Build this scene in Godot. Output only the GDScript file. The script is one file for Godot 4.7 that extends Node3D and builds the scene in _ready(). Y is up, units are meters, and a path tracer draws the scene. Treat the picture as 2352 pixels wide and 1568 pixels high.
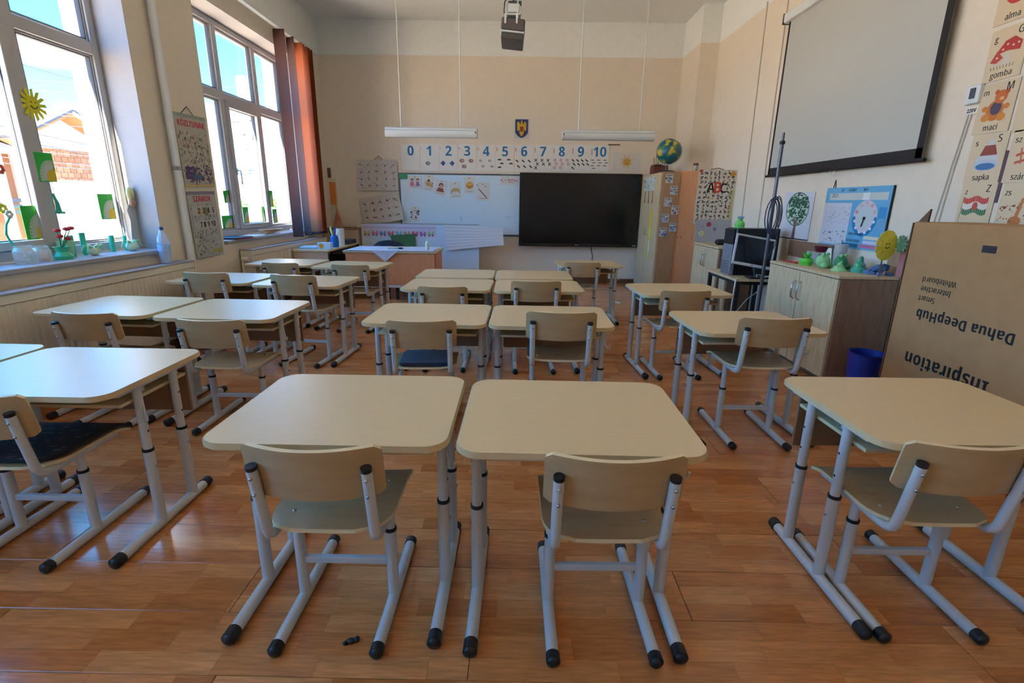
extends Node3D
# A primary-school classroom seen from the last row towards the whiteboard.
# Units are metres; x to the projection-screen wall, y up, -z to the whiteboard.

const XL := -2.61      # window wall, inner face
const XR := 2.33       # projection-screen wall, inner face
const ZB := -7.2       # whiteboard wall, inner face
const ZF := 2.2        # wall behind the photographer
const HC := 3.32       # ceiling
const BAND := 2.92     # where the peach paint ends
const CAM_H := 1.10

var M := {}
var taken := {}
var cache := {}
var rng := RandomNumberGenerator.new()

# ------------------------------------------------------------------ mesh builder
class MB:
	var v := PackedVector3Array()
	var n := PackedVector3Array()
	var uv := PackedVector2Array()
	var x := Transform3D()

	func tri(a: Vector3, b: Vector3, c: Vector3, na: Vector3, nb: Vector3, nc: Vector3, ua := Vector2.ZERO, ub := Vector2.ZERO, uc := Vector2.ZERO) -> void:
		var g := (c - a).cross(b - a)
		if g.length_squared() < 1e-18:
			return
		var ps := [a, b, c]
		var ns := [na, nb, nc]
		var us := [ua, ub, uc]
		var order := [0, 1, 2] if g.dot(na + nb + nc) >= 0.0 else [0, 2, 1]
		for i in order:
			v.append(x * ps[i])
			n.append((x.basis * ns[i]).normalized())
			uv.append(us[i])

	func quad(a: Vector3, b: Vector3, c: Vector3, d: Vector3, nn: Vector3, ua := Vector2(0, 1), ub := Vector2(1, 1), uc := Vector2(1, 0), ud := Vector2(0, 0)) -> void:
		tri(a, b, c, nn, nn, nn, ua, ub, uc)
		tri(a, c, d, nn, nn, nn, ua, uc, ud)

	func box(c: Vector3, s: Vector3, bev := 0.0, t := Transform3D()) -> void:
		var h := s * 0.5
		var b: float = minf(bev, minf(h.x, minf(h.y, h.z)) * 0.95)
		var old := x
		x = x * Transform3D(t.basis, t.origin) * Transform3D(Basis(), c)
		if b <= 0.0:
			for ax in 3:
				for sg in [-1.0, 1.0]:
					var nn := Vector3.ZERO
					nn[ax] = sg
					var p := []
					for q in [[-1, -1], [1, -1], [1, 1], [-1, 1]]:
						var w := Vector3.ZERO
						w[ax] = sg * h[ax]
						w[(ax + 1) % 3] = q[0] * h[(ax + 1) % 3]
						w[(ax + 2) % 3] = q[1] * h[(ax + 2) % 3]
						p.append(w)
					quad(p[0], p[1], p[2], p[3], nn)
			x = old
			return
		for ax in 3:
			var a1 := (ax + 1) % 3
			var a2 := (ax + 2) % 3
			for sg in [-1.0, 1.0]:
				var nn := Vector3.ZERO
				nn[ax] = sg
				var p := []
				for q in [[-1, -1], [1, -1], [1, 1], [-1, 1]]:
					var w := Vector3.ZERO
					w[ax] = sg * h[ax]
					w[a1] = q[0] * (h[a1] - b)
					w[a2] = q[1] * (h[a2] - b)
					p.append(w)
				quad(p[0], p[1], p[2], p[3], nn)
			# edges along ax
			for s1 in [-1.0, 1.0]:
				for s2 in [-1.0, 1.0]:
					var n1 := Vector3.ZERO
					n1[a1] = s1
					var n2 := Vector3.ZERO
					n2[a2] = s2
					var e := []
					for q in [[-1, 0], [1, 0], [1, 1], [-1, 1]]:
						var w := Vector3.ZERO
						w[ax] = q[0] * (h[ax] - b)
						w[a1] = s1 * (h[a1] - (b if q[1] == 1 else 0.0))
						w[a2] = s2 * (h[a2] - (b if q[1] == 0 else 0.0))
						e.append(w)
					tri(e[0], e[1], e[2], n1, n1, n2)
					tri(e[0], e[2], e[3], n1, n2, n2)
		for s0 in [-1.0, 1.0]:
			for s1 in [-1.0, 1.0]:
				for s2 in [-1.0, 1.0]:
					var k := Vector3(s0, s1, s2)
					tri(k * Vector3(h.x, h.y - b, h.z - b), k * Vector3(h.x - b, h.y, h.z - b), k * Vector3(h.x - b, h.y - b, h.z), Vector3(s0, 0, 0), Vector3(0, s1, 0), Vector3(0, 0, s2))
		x = old

	func tube(pts: Array, r: float, seg := 10, caps := true, r2 := -1.0) -> void:
		var m := pts.size()
		var rings := []
		var nrm := []
		var up := Vector3.UP
		var t0: Vector3 = (pts[1] - pts[0]).normalized()
		if absf(t0.dot(up)) > 0.9:
			up = Vector3.RIGHT
		var side := t0.cross(up).normalized()
		for i in m:
			var t: Vector3
			if i == 0:
				t = (pts[1] - pts[0]).normalized()
			elif i == m - 1:
				t = (pts[m - 1] - pts[m - 2]).normalized()
			else:
				t = ((pts[i] - pts[i - 1]).normalized() + (pts[i + 1] - pts[i]).normalized()).normalized()
			side = (side - t * side.dot(t)).normalized()
			var oth := t.cross(side)
			var rr: float = r if r2 < 0.0 else lerpf(r, r2, float(i) / float(m - 1))
			var ring := []
			var rn := []
			for k in seg:
				var a := TAU * k / seg
				var d := side * cos(a) + oth * sin(a)
				ring.append(pts[i] + d * rr)
				rn.append(d)
			rings.append(ring)
			nrm.append(rn)
		for i in m - 1:
			for k in seg:
				var k2 := (k + 1) % seg
				tri(rings[i][k], rings[i][k2], rings[i + 1][k2], nrm[i][k], nrm[i][k2], nrm[i + 1][k2])
				tri(rings[i][k], rings[i + 1][k2], rings[i + 1][k], nrm[i][k], nrm[i + 1][k2], nrm[i + 1][k])
		if caps:
			for e in [[0, -1.0], [m - 1, 1.0]]:
				var i: int = e[0]
				var t: Vector3 = (pts[1] - pts[0]).normalized() if i == 0 else (pts[m - 1] - pts[m - 2]).normalized()
				for k in seg:
					tri(pts[i], rings[i][k], rings[i][(k + 1) % seg], t * e[1], t * e[1], t * e[1])

	# profile: Vector2(radius, height) from bottom to top
	func lathe(pr: Array, seg := 16, at := Vector3.ZERO, sx := 1.0, sz := 1.0) -> void:
		for i in pr.size() - 1:
			var a: Vector2 = pr[i]
			var b: Vector2 = pr[i + 1]
			var d := b - a
			var nn2 := Vector2(d.y, -d.x).normalized()
			for k in seg:
				var c0 := cos(TAU * k / seg)
				var s0 := sin(TAU * k / seg)
				var c1 := cos(TAU * (k + 1) / seg)
				var s1 := sin(TAU * (k + 1) / seg)
				var p00 := at + Vector3(a.x * c0 * sx, a.y, a.x * s0 * sz)
				var p01 := at + Vector3(a.x * c1 * sx, a.y, a.x * s1 * sz)
				var p10 := at + Vector3(b.x * c0 * sx, b.y, b.x * s0 * sz)
				var p11 := at + Vector3(b.x * c1 * sx, b.y, b.x * s1 * sz)
				var n0 := Vector3(nn2.x * c0, nn2.y, nn2.x * s0)
				var n1 := Vector3(nn2.x * c1, nn2.y, nn2.x * s1)
				tri(p00, p01, p11, n0, n1, n1, Vector2(float(k) / seg, 1.0 - float(i) / (pr.size() - 1)), Vector2(float(k + 1) / seg, 1.0 - float(i) / (pr.size() - 1)), Vector2(float(k + 1) / seg, 1.0 - float(i + 1) / (pr.size() - 1)))
				tri(p00, p11, p10, n0, n1, n0, Vector2(float(k) / seg, 1.0 - float(i) / (pr.size() - 1)), Vector2(float(k + 1) / seg, 1.0 - float(i + 1) / (pr.size() - 1)), Vector2(float(k) / seg, 1.0 - float(i + 1) / (pr.size() - 1)))

	func ball(c: Vector3, r: Vector3, seg := 14, rows := 9) -> void:
		for i in rows:
			for k in seg:
				var p := []
				var u := []
				for q in [[0, 0], [0, 1], [1, 1], [1, 0]]:
					var a: float = PI * (i + q[0]) / rows
					var b: float = TAU * (k + q[1]) / seg
					p.append(Vector3(sin(a) * cos(b), cos(a), sin(a) * sin(b)))
					u.append(Vector2(float(k + q[1]) / seg, float(i + q[0]) / rows))
				tri(c + p[0] * r, c + p[1] * r, c + p[2] * r, p[0], p[1], p[2], u[0], u[1], u[2])
				tri(c + p[0] * r, c + p[2] * r, c + p[3] * r, p[0], p[2], p[3], u[0], u[2], u[3])

	# outline in x/z at heights y0..y1, edges rounded by bev
	func slab(poly: PackedVector2Array, y0: float, y1: float, bev := 0.0) -> void:
		var m := poly.size()
		var cen := Vector2.ZERO
		for p in poly:
			cen += p / m
		var out := []
		for i in m:
			var e := (poly[(i + 1) % m] - poly[(i + m - 1) % m]).normalized()
			var o := Vector2(e.y, -e.x)
			if o.dot(poly[i] - cen) < 0.0:
				o = -o
			out.append(o)
		var levels := [[y0, bev], [y0 + bev, 0.0], [y1 - bev, 0.0], [y1, bev]] if bev > 0.0 else [[y0, 0.0], [y1, 0.0]]
		for j in levels.size() - 1:
			for i in m:
				var i2 := (i + 1) % m
				var o1 := Vector3(out[i].x, 0, out[i].y)
				var o2 := Vector3(out[i2].x, 0, out[i2].y)
				var q := []
				for w in [[i, j], [i2, j], [i2, j + 1], [i, j + 1]]:
					var pp: Vector2 = poly[w[0]] - out[w[0]] * levels[w[1]][1]
					q.append(Vector3(pp.x, levels[w[1]][0], pp.y))
				tri(q[0], q[1], q[2], o1, o2, o2)
				tri(q[0], q[2], q[3], o1, o2, o1)
		var inner := PackedVector2Array()
		for i in m:
			inner.append(poly[i] - out[i] * bev)
		var ix := Geometry2D.triangulate_polygon(inner)
		for i in range(0, ix.size(), 3):
			var a := inner[ix[i]]
			var b := inner[ix[i + 1]]
			var c := inner[ix[i + 2]]
			tri(Vector3(a.x, y1, a.y), Vector3(b.x, y1, b.y), Vector3(c.x, y1, c.y), Vector3.UP, Vector3.UP, Vector3.UP)
			tri(Vector3(a.x, y0, a.y), Vector3(b.x, y0, b.y), Vector3(c.x, y0, c.y), Vector3.DOWN, Vector3.DOWN, Vector3.DOWN)

	# a curved board: f(u, v) with u, v in 0..1 gives its face, thick behind it
	# (which: 0 the whole board, 1 its two faces, 2 its rim)
	func shell(nu: int, nv: int, f: Callable, thick: float, which := 0) -> void:
		var p := []
		var nn := []
		for j in nv + 1:
			var row := []
			for i in nu + 1:
				row.append(f.call(float(i) / nu, float(j) / nv))
			p.append(row)
		for j in nv + 1:
			var row := []
			for i in nu + 1:
				var du: Vector3 = p[j][mini(i + 1, nu)] - p[j][maxi(i - 1, 0)]
				var dv: Vector3 = p[mini(j + 1, nv)][i] - p[maxi(j - 1, 0)][i]
				row.append(du.cross(dv).normalized() * (1.0 if thick > 0.0 else -1.0))
			nn.append(row)
		thick = absf(thick)
		for j in (0 if which == 2 else nv):
			for i in nu:
				var q := [[j, i], [j, i + 1], [j + 1, i + 1], [j + 1, i]]
				var a := []
				var b := []
				var na := []
				for w in q:
					a.append(p[w[0]][w[1]])
					na.append(nn[w[0]][w[1]])
					b.append(p[w[0]][w[1]] - nn[w[0]][w[1]] * thick)
				var u := []
				for w in q:
					u.append(Vector2(float(w[1]) / nu, 1.0 - float(w[0]) / nv))
				tri(a[0], a[1], a[2], na[0], na[1], na[2], u[0], u[1], u[2])
				tri(a[0], a[2], a[3], na[0], na[2], na[3], u[0], u[2], u[3])
				tri(b[0], b[1], b[2], -na[0], -na[1], -na[2], u[0], u[1], u[2])
				tri(b[0], b[2], b[3], -na[0], -na[2], -na[3], u[0], u[2], u[3])
		var edge := []
		for i in nu:
			edge.append([[0, i], [0, i + 1], [1, i]])
			edge.append([[nv, i], [nv, i + 1], [nv - 1, i]])
		for j in nv:
			edge.append([[j, 0], [j + 1, 0], [j, 1]])
			edge.append([[j, nu], [j + 1, nu], [j, nu - 1]])
		if which == 1:
			return
		for e in edge:
			var a: Vector3 = p[e[0][0]][e[0][1]]
			var b: Vector3 = p[e[1][0]][e[1][1]]
			var ina: Vector3 = p[e[2][0]][e[2][1]]
			var ta: Vector3 = nn[e[0][0]][e[0][1]] * thick
			var tb: Vector3 = nn[e[1][0]][e[1][1]] * thick
			var o := (b - a).cross(ta).normalized()
			if o.dot(a - ina) < 0.0:
				o = -o
			tri(a, b, b - tb, o, o, o)
			tri(a, b - tb, a - ta, o, o, o)

	func mesh() -> ArrayMesh:
		var arr := []
		arr.resize(Mesh.ARRAY_MAX)
		arr[Mesh.ARRAY_VERTEX] = v
		arr[Mesh.ARRAY_NORMAL] = n
		arr[Mesh.ARRAY_TEX_UV] = uv
		var m := ArrayMesh.new()
		m.add_surface_from_arrays(Mesh.PRIMITIVE_TRIANGLES, arr)
		return m

# ------------------------------------------------------------------ flat print (pictures on paper)
class Print:
	var im: Image
	var w: int
	var h: int
	func _init(ww: int, hh: int, bg: Color) -> void:
		w = ww
		h = hh
		im = Image.create(w, h, false, Image.FORMAT_RGB8)
		im.fill(bg)
	func rect(x0: float, y0: float, x1: float, y1: float, c: Color) -> void:
		im.fill_rect(Rect2i(int(x0 * w), int(y0 * h), maxi(1, int((x1 - x0) * w)), maxi(1, int((y1 - y0) * h))), c)
	func disc(cx: float, cy: float, rx: float, ry: float, c: Color) -> void:
		var b := int(ry * h)
		for j in range(-b, b + 1):
			var k := sqrt(maxf(0.0, 1.0 - pow(float(j) / maxf(b, 1), 2.0)))
			var hw := int(rx * w * k)
			im.fill_rect(Rect2i(int(cx * w) - hw, int(cy * h) + j, 2 * hw + 1, 1), c)
	func poly(pts: Array, c: Color) -> void:
		var y0 := 1e9
		var y1 := -1e9
		for p in pts:
			y0 = minf(y0, p.y * h)
			y1 = maxf(y1, p.y * h)
		for y in range(maxi(0, int(y0)), mini(h, int(y1) + 1)):
			var xs := []
			for i in pts.size():
				var a: Vector2 = pts[i] * Vector2(w, h)
				var b: Vector2 = pts[(i + 1) % pts.size()] * Vector2(w, h)
				var yy := y + 0.5
				if (a.y <= yy) != (b.y <= yy):
					xs.append(a.x + (yy - a.y) / (b.y - a.y) * (b.x - a.x))
			xs.sort()
			for i in range(0, xs.size() - 1, 2):
				im.fill_rect(Rect2i(int(xs[i]), y, maxi(1, int(xs[i + 1]) - int(xs[i])), 1), c)
	func line(a: Vector2, b: Vector2, t: float, c: Color) -> void:
		var d := (b - a)
		var o := Vector2(-d.y, d.x).normalized() * t * 0.5
		poly([a + o, b + o, b - o, a - o], c)
	func tex() -> ImageTexture:
		return ImageTexture.create_from_image(im)

# ------------------------------------------------------------------ scene helpers
func numbered(called: String) -> String:
	var k: int = taken.get(called, 0)
	taken[called] = k + 1
	return called if k == 0 else "%s_%03d" % [called, k]

func thing(called: String, label: String, category: String, at := Vector3.ZERO, turn := 0.0, group := "") -> Node3D:
	var o := Node3D.new()
	o.name = numbered(called)
	add_child(o)
	o.position = at
	o.rotation.y = turn
	o.set_meta("label", label)
	o.set_meta("category", category)
	if group:
		o.set_meta("group", group)
	return o

func part(parent: Node, called: String, mesh: Mesh, m: Material, at := Transform3D()) -> MeshInstance3D:
	var o := MeshInstance3D.new()
	o.name = called
	o.mesh = mesh
	o.material_override = m
	o.transform = at
	parent.add_child(o, true)
	return o

func single(called: String, label: String, category: String, mesh: Mesh, m: Material, at := Transform3D(), group := "") -> MeshInstance3D:
	var o := part(self, numbered(called), mesh, m, at)
	o.set_meta("label", label)
	o.set_meta("category", category)
	if group:
		o.set_meta("group", group)
	return o

func struct(called: String, mesh: Mesh, m: Material, label: String, category: String) -> MeshInstance3D:
	var o := part(self, called, mesh, m)
	o.set_meta("kind", "structure")
	o.set_meta("label", label)
	o.set_meta("category", category)
	return o

func struct_node(called: String, label: String, category: String) -> Node3D:
	var o := Node3D.new()
	o.name = called
	add_child(o)
	o.set_meta("kind", "structure")
	o.set_meta("label", label)
	o.set_meta("category", category)
	return o

func at(p: Vector3, b := Basis()) -> Transform3D:
	return Transform3D(b, p)

func on_right() -> Basis:      # faces away from the projection-screen wall
	return Basis(Vector3(0, 0, 1), Vector3(0, 1, 0), Vector3(-1, 0, 0))

func on_left() -> Basis:       # faces away from the window wall
	return Basis(Vector3(0, 0, -1), Vector3(0, 1, 0), Vector3(1, 0, 0))

func bmesh(c: Vector3, s: Vector3, bev := 0.0) -> ArrayMesh:
	var b := MB.new()
	b.box(c, s, bev)
	return b.mesh()

func tmesh(pts: Array, r: float, seg := 10) -> ArrayMesh:
	var b := MB.new()
	b.tube(pts, r, seg)
	return b.mesh()

func rounded(hx: float, hz: float, r: float, k := 5) -> PackedVector2Array:
	var p := PackedVector2Array()
	for q in [[1, 1, 0.0], [-1, 1, 90.0], [-1, -1, 180.0], [1, -1, 270.0]]:
		for i in k + 1:
			var a := deg_to_rad(q[2] + 90.0 * i / k)
			p.append(Vector2(q[0] * (hx - r) + cos(a) * r, q[1] * (hz - r) + sin(a) * r))
	return p

func disc_poly(r: float, k := 16) -> PackedVector2Array:
	var p := PackedVector2Array()
	for i in k:
		p.append(Vector2(cos(TAU * i / k), sin(TAU * i / k)) * r)
	return p

func plain(name: String, c: Color, rough := 0.6, metal := 0.0) -> StandardMaterial3D:
	var m := StandardMaterial3D.new()
	m.resource_name = name
	m.albedo_color = c
	m.roughness = rough
	m.metallic = metal
	M[name] = m
	return m

func c8(r: int, g: int, b: int) -> Color:
	return Color(r / 255.0, g / 255.0, b / 255.0)

func noise_tex(freq: float, seed_: int, a: Color, b: Color, c: Color, size := 256, oct := 4) -> NoiseTexture2D:
	var f := FastNoiseLite.new()
	f.seed = seed_
	f.frequency = freq
	f.fractal_octaves = oct
	var t := NoiseTexture2D.new()
	t.width = size
	t.height = size
	t.seamless = true
	t.noise = f
	var g := Gradient.new()
	g.set_color(0, a)
	g.set_color(1, c)
	g.add_point(0.5, b)
	t.color_ramp = g
	return t

func wood(name: String, base: Color, spread: float, scale: Vector3, rough := 0.45, seed_ := 1) -> StandardMaterial3D:
	var m := plain(name, Color.WHITE, rough)
	m.albedo_texture = noise_tex(0.02, seed_, base.darkened(spread), base, base.lightened(spread * 0.6))
	m.uv1_triplanar = true
	m.uv1_scale = scale
	return m

func speckled(name: String, base: Color, spread: float, scale: float, rough := 0.8, seed_ := 5, world := true) -> StandardMaterial3D:
	var m := plain(name, Color.WHITE, rough)
	m.albedo_texture = noise_tex(0.03, seed_, base.darkened(spread), base, base.lightened(spread))
	m.uv1_triplanar = true
	m.uv1_world_triplanar = world
	m.uv1_scale = Vector3.ONE * scale
	return m

func printed(t: Texture2D, rough := 0.6) -> StandardMaterial3D:
	var m := StandardMaterial3D.new()
	m.albedo_texture = t
	m.roughness = rough
	m.texture_repeat = false
	return m

# a sheet of paper or card: its printed face, with paper behind
func sheet_mesh(w: float, h: float, thick := 0.0025) -> ArrayMesh:
	var key := "sheet%s_%s_%s" % [w, h, thick]
	if cache.has(key):
		return cache[key]
	var b := MB.new()
	b.quad(Vector3(-w / 2, -h / 2, thick), Vector3(w / 2, -h / 2, thick), Vector3(w / 2, h / 2, thick), Vector3(-w / 2, h / 2, thick), Vector3(0, 0, 1))
	var edge := MB.new()
	edge.box(Vector3(0, 0, thick * 0.45), Vector3(w, h, thick * 0.9))
	var m := b.mesh()
	var arr := []
	arr.resize(Mesh.ARRAY_MAX)
	arr[Mesh.ARRAY_VERTEX] = edge.v
	arr[Mesh.ARRAY_NORMAL] = edge.n
	arr[Mesh.ARRAY_TEX_UV] = edge.uv
	m.add_surface_from_arrays(Mesh.PRIMITIVE_TRIANGLES, arr)
	cache[key] = m
	return m

func sheet(parent: Node, called: String, w: float, h: float, face: Material, where: Transform3D, back: Material = null, thick := 0.0025) -> MeshInstance3D:
	var o := MeshInstance3D.new()
	o.name = called
	o.mesh = sheet_mesh(w, h, thick)
	o.set_surface_override_material(0, face)
	o.set_surface_override_material(1, back if back else M.paper)
	o.transform = where
	parent.add_child(o, true)
	return o

func paper(called: String, label: String, category: String, w: float, h: float, face: Material, where: Transform3D, group := "", back: Material = null) -> MeshInstance3D:
	var o := sheet(self, numbered(called), w, h, face, where, back)
	o.set_meta("label", label)
	o.set_meta("category", category)
	if group:
		o.set_meta("group", group)
	return o

func lettering(parent: Node, called: String, s: String, height: float, m: Material, where: Transform3D, bold := false, align := HORIZONTAL_ALIGNMENT_CENTER) -> MeshInstance3D:
	var t := TextMesh.new()
	var f := SystemFont.new()
	f.font_names = PackedStringArray(["Droid Sans"])
	f.font_weight = 700 if bold else 400
	t.font = f
	t.text = s
	t.font_size = 64
	t.pixel_size = height / 62.0
	t.depth = 0.0008
	t.curve_step = 2.0
	t.horizontal_alignment = align
	t.vertical_alignment = VERTICAL_ALIGNMENT_CENTER
	return part(parent, called, t, m, where)

# ------------------------------------------------------------------ the scene
func _ready() -> void:
	rng.seed = 20240611
	# camera
	var cam := Camera3D.new()
	cam.name = "camera"
	cam.fov = rad_to_deg(2.0 * atan(784.0 / 1145.265))
	cam.near = 0.05
	cam.far = 400.0
	cam.transform = Transform3D(Basis(Vector3.UP, 0.00605669) * Basis(Vector3.RIGHT, -0.27158191) * Basis(Vector3(0, 0, 1), 0.01383034), Vector3(0, CAM_H, 0))
	add_child(cam)
	cam.current = true
	# sky and exposure
	var env := Environment.new()
	env.background_mode = Environment.BG_SKY
	var sky := Sky.new()
	var pan := PanoramaSkyMaterial.new()
	pan.panorama = sky_picture()
	sky.sky_material = pan
	env.sky = sky
	env.background_energy_multiplier = 2.9
	env.tonemap_mode = Environment.TONE_MAPPER_LINEAR
	env.tonemap_exposure = 3.9
	env.sdfgi_enabled = true
	env.ssao_enabled = true
	env.ssil_enabled = true
	var we := WorldEnvironment.new()
	we.name = "surroundings"
	we.environment = env
	add_child(we)
	# sun: high, from behind the photographer and almost along the window wall
	var sun := DirectionalLight3D.new()
	sun.name = "sun"
	sun.light_color = c8(255, 244, 226)
	sun.light_energy = 7.0
	sun.light_angular_distance = 0.53
	sun.shadow_enabled = true
	sun.basis = Basis.looking_at(Vector3(0.165, -0.86, -1.0).normalized(), Vector3.UP)
	add_child(sun)

	make_materials()
	build_room()
	build_windows()
	build_street()
	build_furniture()
	build_back_wall()
	build_screen_wall()
	build_window_wall_things()
	build_corner_things()

func sky_picture() -> ImageTexture:
	var w := 640
	var h := 320
	var im := Image.create(w, h, false, Image.FORMAT_RGBF)
	var f := FastNoiseLite.new()
	f.seed = 10
	f.frequency = 1.5
	f.fractal_octaves = 5
	for j in h:
		var el := PI * (0.5 - (j + 0.5) / h)
		for i in w:
			var az := TAU * (i + 0.5) / w
			var d := Vector3(cos(el) * cos(az), sin(el), cos(el) * sin(az))
			var col: Color
			if el < 0.0:
				col = Color(0.42, 0.38, 0.32)
			else:
				var t := smoothstep(0.0, 0.26, el)
				col = Color(0.12, 0.52, 1.0).lerp(Color(0.042, 0.40, 1.0), t)
				col = col.lerp(Color(0.05, 0.29, 0.9), smoothstep(0.4, 1.3, el))
				var nz := f.get_noise_3d(d.x * 1.3, d.y * 4.5, d.z * 1.3)
				var cl := smoothstep(0.0, 0.25, nz + 0.10 - el * 1.3)
				col = col.lerp(Color(1.0, 1.0, 1.0), cl * 0.95)
			im.set_pixel(i, j, col)
	return ImageTexture.create_from_image(im)

func make_materials() -> void:
	speckled("wall", c8(234, 220, 199), 0.015, 1.1, 0.85, 3)
	speckled("white_wall", c8(240, 240, 232), 0.02, 1.3, 0.9, 4)
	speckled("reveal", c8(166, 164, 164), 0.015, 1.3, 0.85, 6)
	speckled("facade", c8(232, 228, 218), 0.03, 0.8, 0.9, 8)
	plain("paper", c8(232, 228, 218), 0.7)
	plain("old_paper", c8(206, 196, 182), 0.75)
	plain("cream_paper", c8(226, 205, 170), 0.6)
	plain("pvc", c8(190, 188, 188), 0.32)
	plain("gasket", c8(60, 62, 66), 0.7)
	plain("white_metal", c8(206, 203, 198), 0.32)
	plain("lamp_white", c8(224, 228, 226), 0.4)
	plain("radiator", c8(236, 226, 206), 0.4)
	plain("black_plastic", c8(24, 24, 26), 0.45)
	plain("dark_metal", c8(38, 36, 38), 0.4)
	plain("grey_metal", c8(96, 100, 108), 0.35, 0.7)
	plain("chrome", c8(190, 190, 192), 0.25, 0.9)
	plain("ink", c8(24, 22, 22), 0.7)
	plain("blue_ink", c8(30, 118, 176), 0.6)
	plain("red_ink", c8(196, 30, 52), 0.6)
	wood("desk_top", c8(224, 192, 142), 0.018, Vector3(1.2, 9, 14), 0.36, 21)
	wood("plywood", c8(194, 160, 114), 0.06, Vector3(1.0, 6, 6), 0.34, 22)
	wood("plywood_edge", c8(232, 206, 158), 0.08, Vector3(2, 40, 40), 0.5, 23)
	wood("shelf_wood", c8(170, 128, 86), 0.08, Vector3(2, 9, 9), 0.5, 24)
	wood("panel_wood", c8(146, 106, 72), 0.08, Vector3(2, 9, 9), 0.5, 25)
	wood("oak", c8(216, 192, 150), 0.14, Vector3(7, 0.8, 7), 0.55, 26)
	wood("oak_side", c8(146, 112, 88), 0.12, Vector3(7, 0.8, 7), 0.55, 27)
	wood("brown_panel", c8(178, 138, 100), 0.08, Vector3(7, 0.8, 7), 0.55, 28)
	wood("orange_panel", c8(236, 170, 122), 0.05, Vector3(7, 0.8, 7), 0.5, 29)
	wood("teacher_wood", c8(218, 146, 98), 0.08, Vector3(8, 1, 8), 0.5, 30)
	wood("cardboard", c8(184, 138, 90), 0.04, Vector3(2, 2, 2), 0.85, 31)
	wood("basebrown", c8(110, 74, 48), 0.1, Vector3(1, 9, 9), 0.5, 32)
	var fl := plain("laminate", Color.WHITE, 0.2)
	fl.albedo_texture = laminate_picture()
	fl.metallic_specular = 0.55
	var glass := plain("glass", Color(1, 1, 1, 0.03), 0.0)
	glass.transparency = BaseMaterial3D.TRANSPARENCY_ALPHA
	plain("floor_base", c8(60, 40, 28), 0.8)
	plain("whiteboard", c8(214, 234, 244), 0.28)
	plain("low_board", c8(206, 228, 246), 0.35)
	plain("tv_screen", c8(16, 15, 16), 0.16)
	plain("tv_bezel", c8(14, 14, 15), 0.35)
	plain("screen_cloth", c8(190, 190, 182), 0.8)
	plain("screen_black", c8(28, 24, 26), 0.7)

func laminate_picture() -> ImageTexture:
	# six boards of three printed strips each; 1.28 m long, 0.19 m wide
	var w := 1024
	var rows := 18
	var rh := 52
	var h := rows * rh
	var data := PackedByteArray()
	data.resize(w * h * 3)
	var f := FastNoiseLite.new()
	f.seed = 7
	f.frequency = 0.02
	f.fractal_octaves = 4
	var r := RandomNumberGenerator.new()
	r.seed = 99
	var tones := [c8(200, 128, 72), c8(194, 121, 66), c8(208, 138, 82), c8(184, 111, 58), c8(203, 132, 76), c8(196, 124, 69)]
	for row in rows:
		var x0 := 0
		var segs := []
		while x0 < w:
			var ln := r.randi_range(150, 300)
			segs.append([x0, mini(x0 + ln, w), tones[r.randi() % 6], r.randf_range(0, 500)])
			x0 += ln
		for s in segs:
			var tone: Color = s[2]
			for j in rh:
				for i in range(s[0], s[1]):
					var g := f.get_noise_2d(i * 0.55 + s[3], (j + row * rh) * 5.0) * 0.12 + f.get_noise_2d(i * 0.12 + s[3], j * 1.2 + row * 40) * 0.10
					var k := 1.0 + g
					if j < 1 or i == s[0]:
						k *= 0.86
					var o := ((row * rh + j) * w + i) * 3
					data[o] = clampi(int(tone.r * 255.0 * k), 0, 255)
					data[o + 1] = clampi(int(tone.g * 255.0 * k), 0, 255)
					data[o + 2] = clampi(int(tone.b * 255.0 * k), 0, 255)
	return ImageTexture.create_from_image(Image.create_from_data(w, h, false, Image.FORMAT_RGB8, data))

# ------------------------------------------------------------------ room shell
const WINDOWS := [[-6.5, -4.5], [-3.72, -1.72], [-0.95, 1.05]]
const SILL := 0.727
const HEAD := 2.69
const XO := -3.03          # outer face of the window wall

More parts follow.
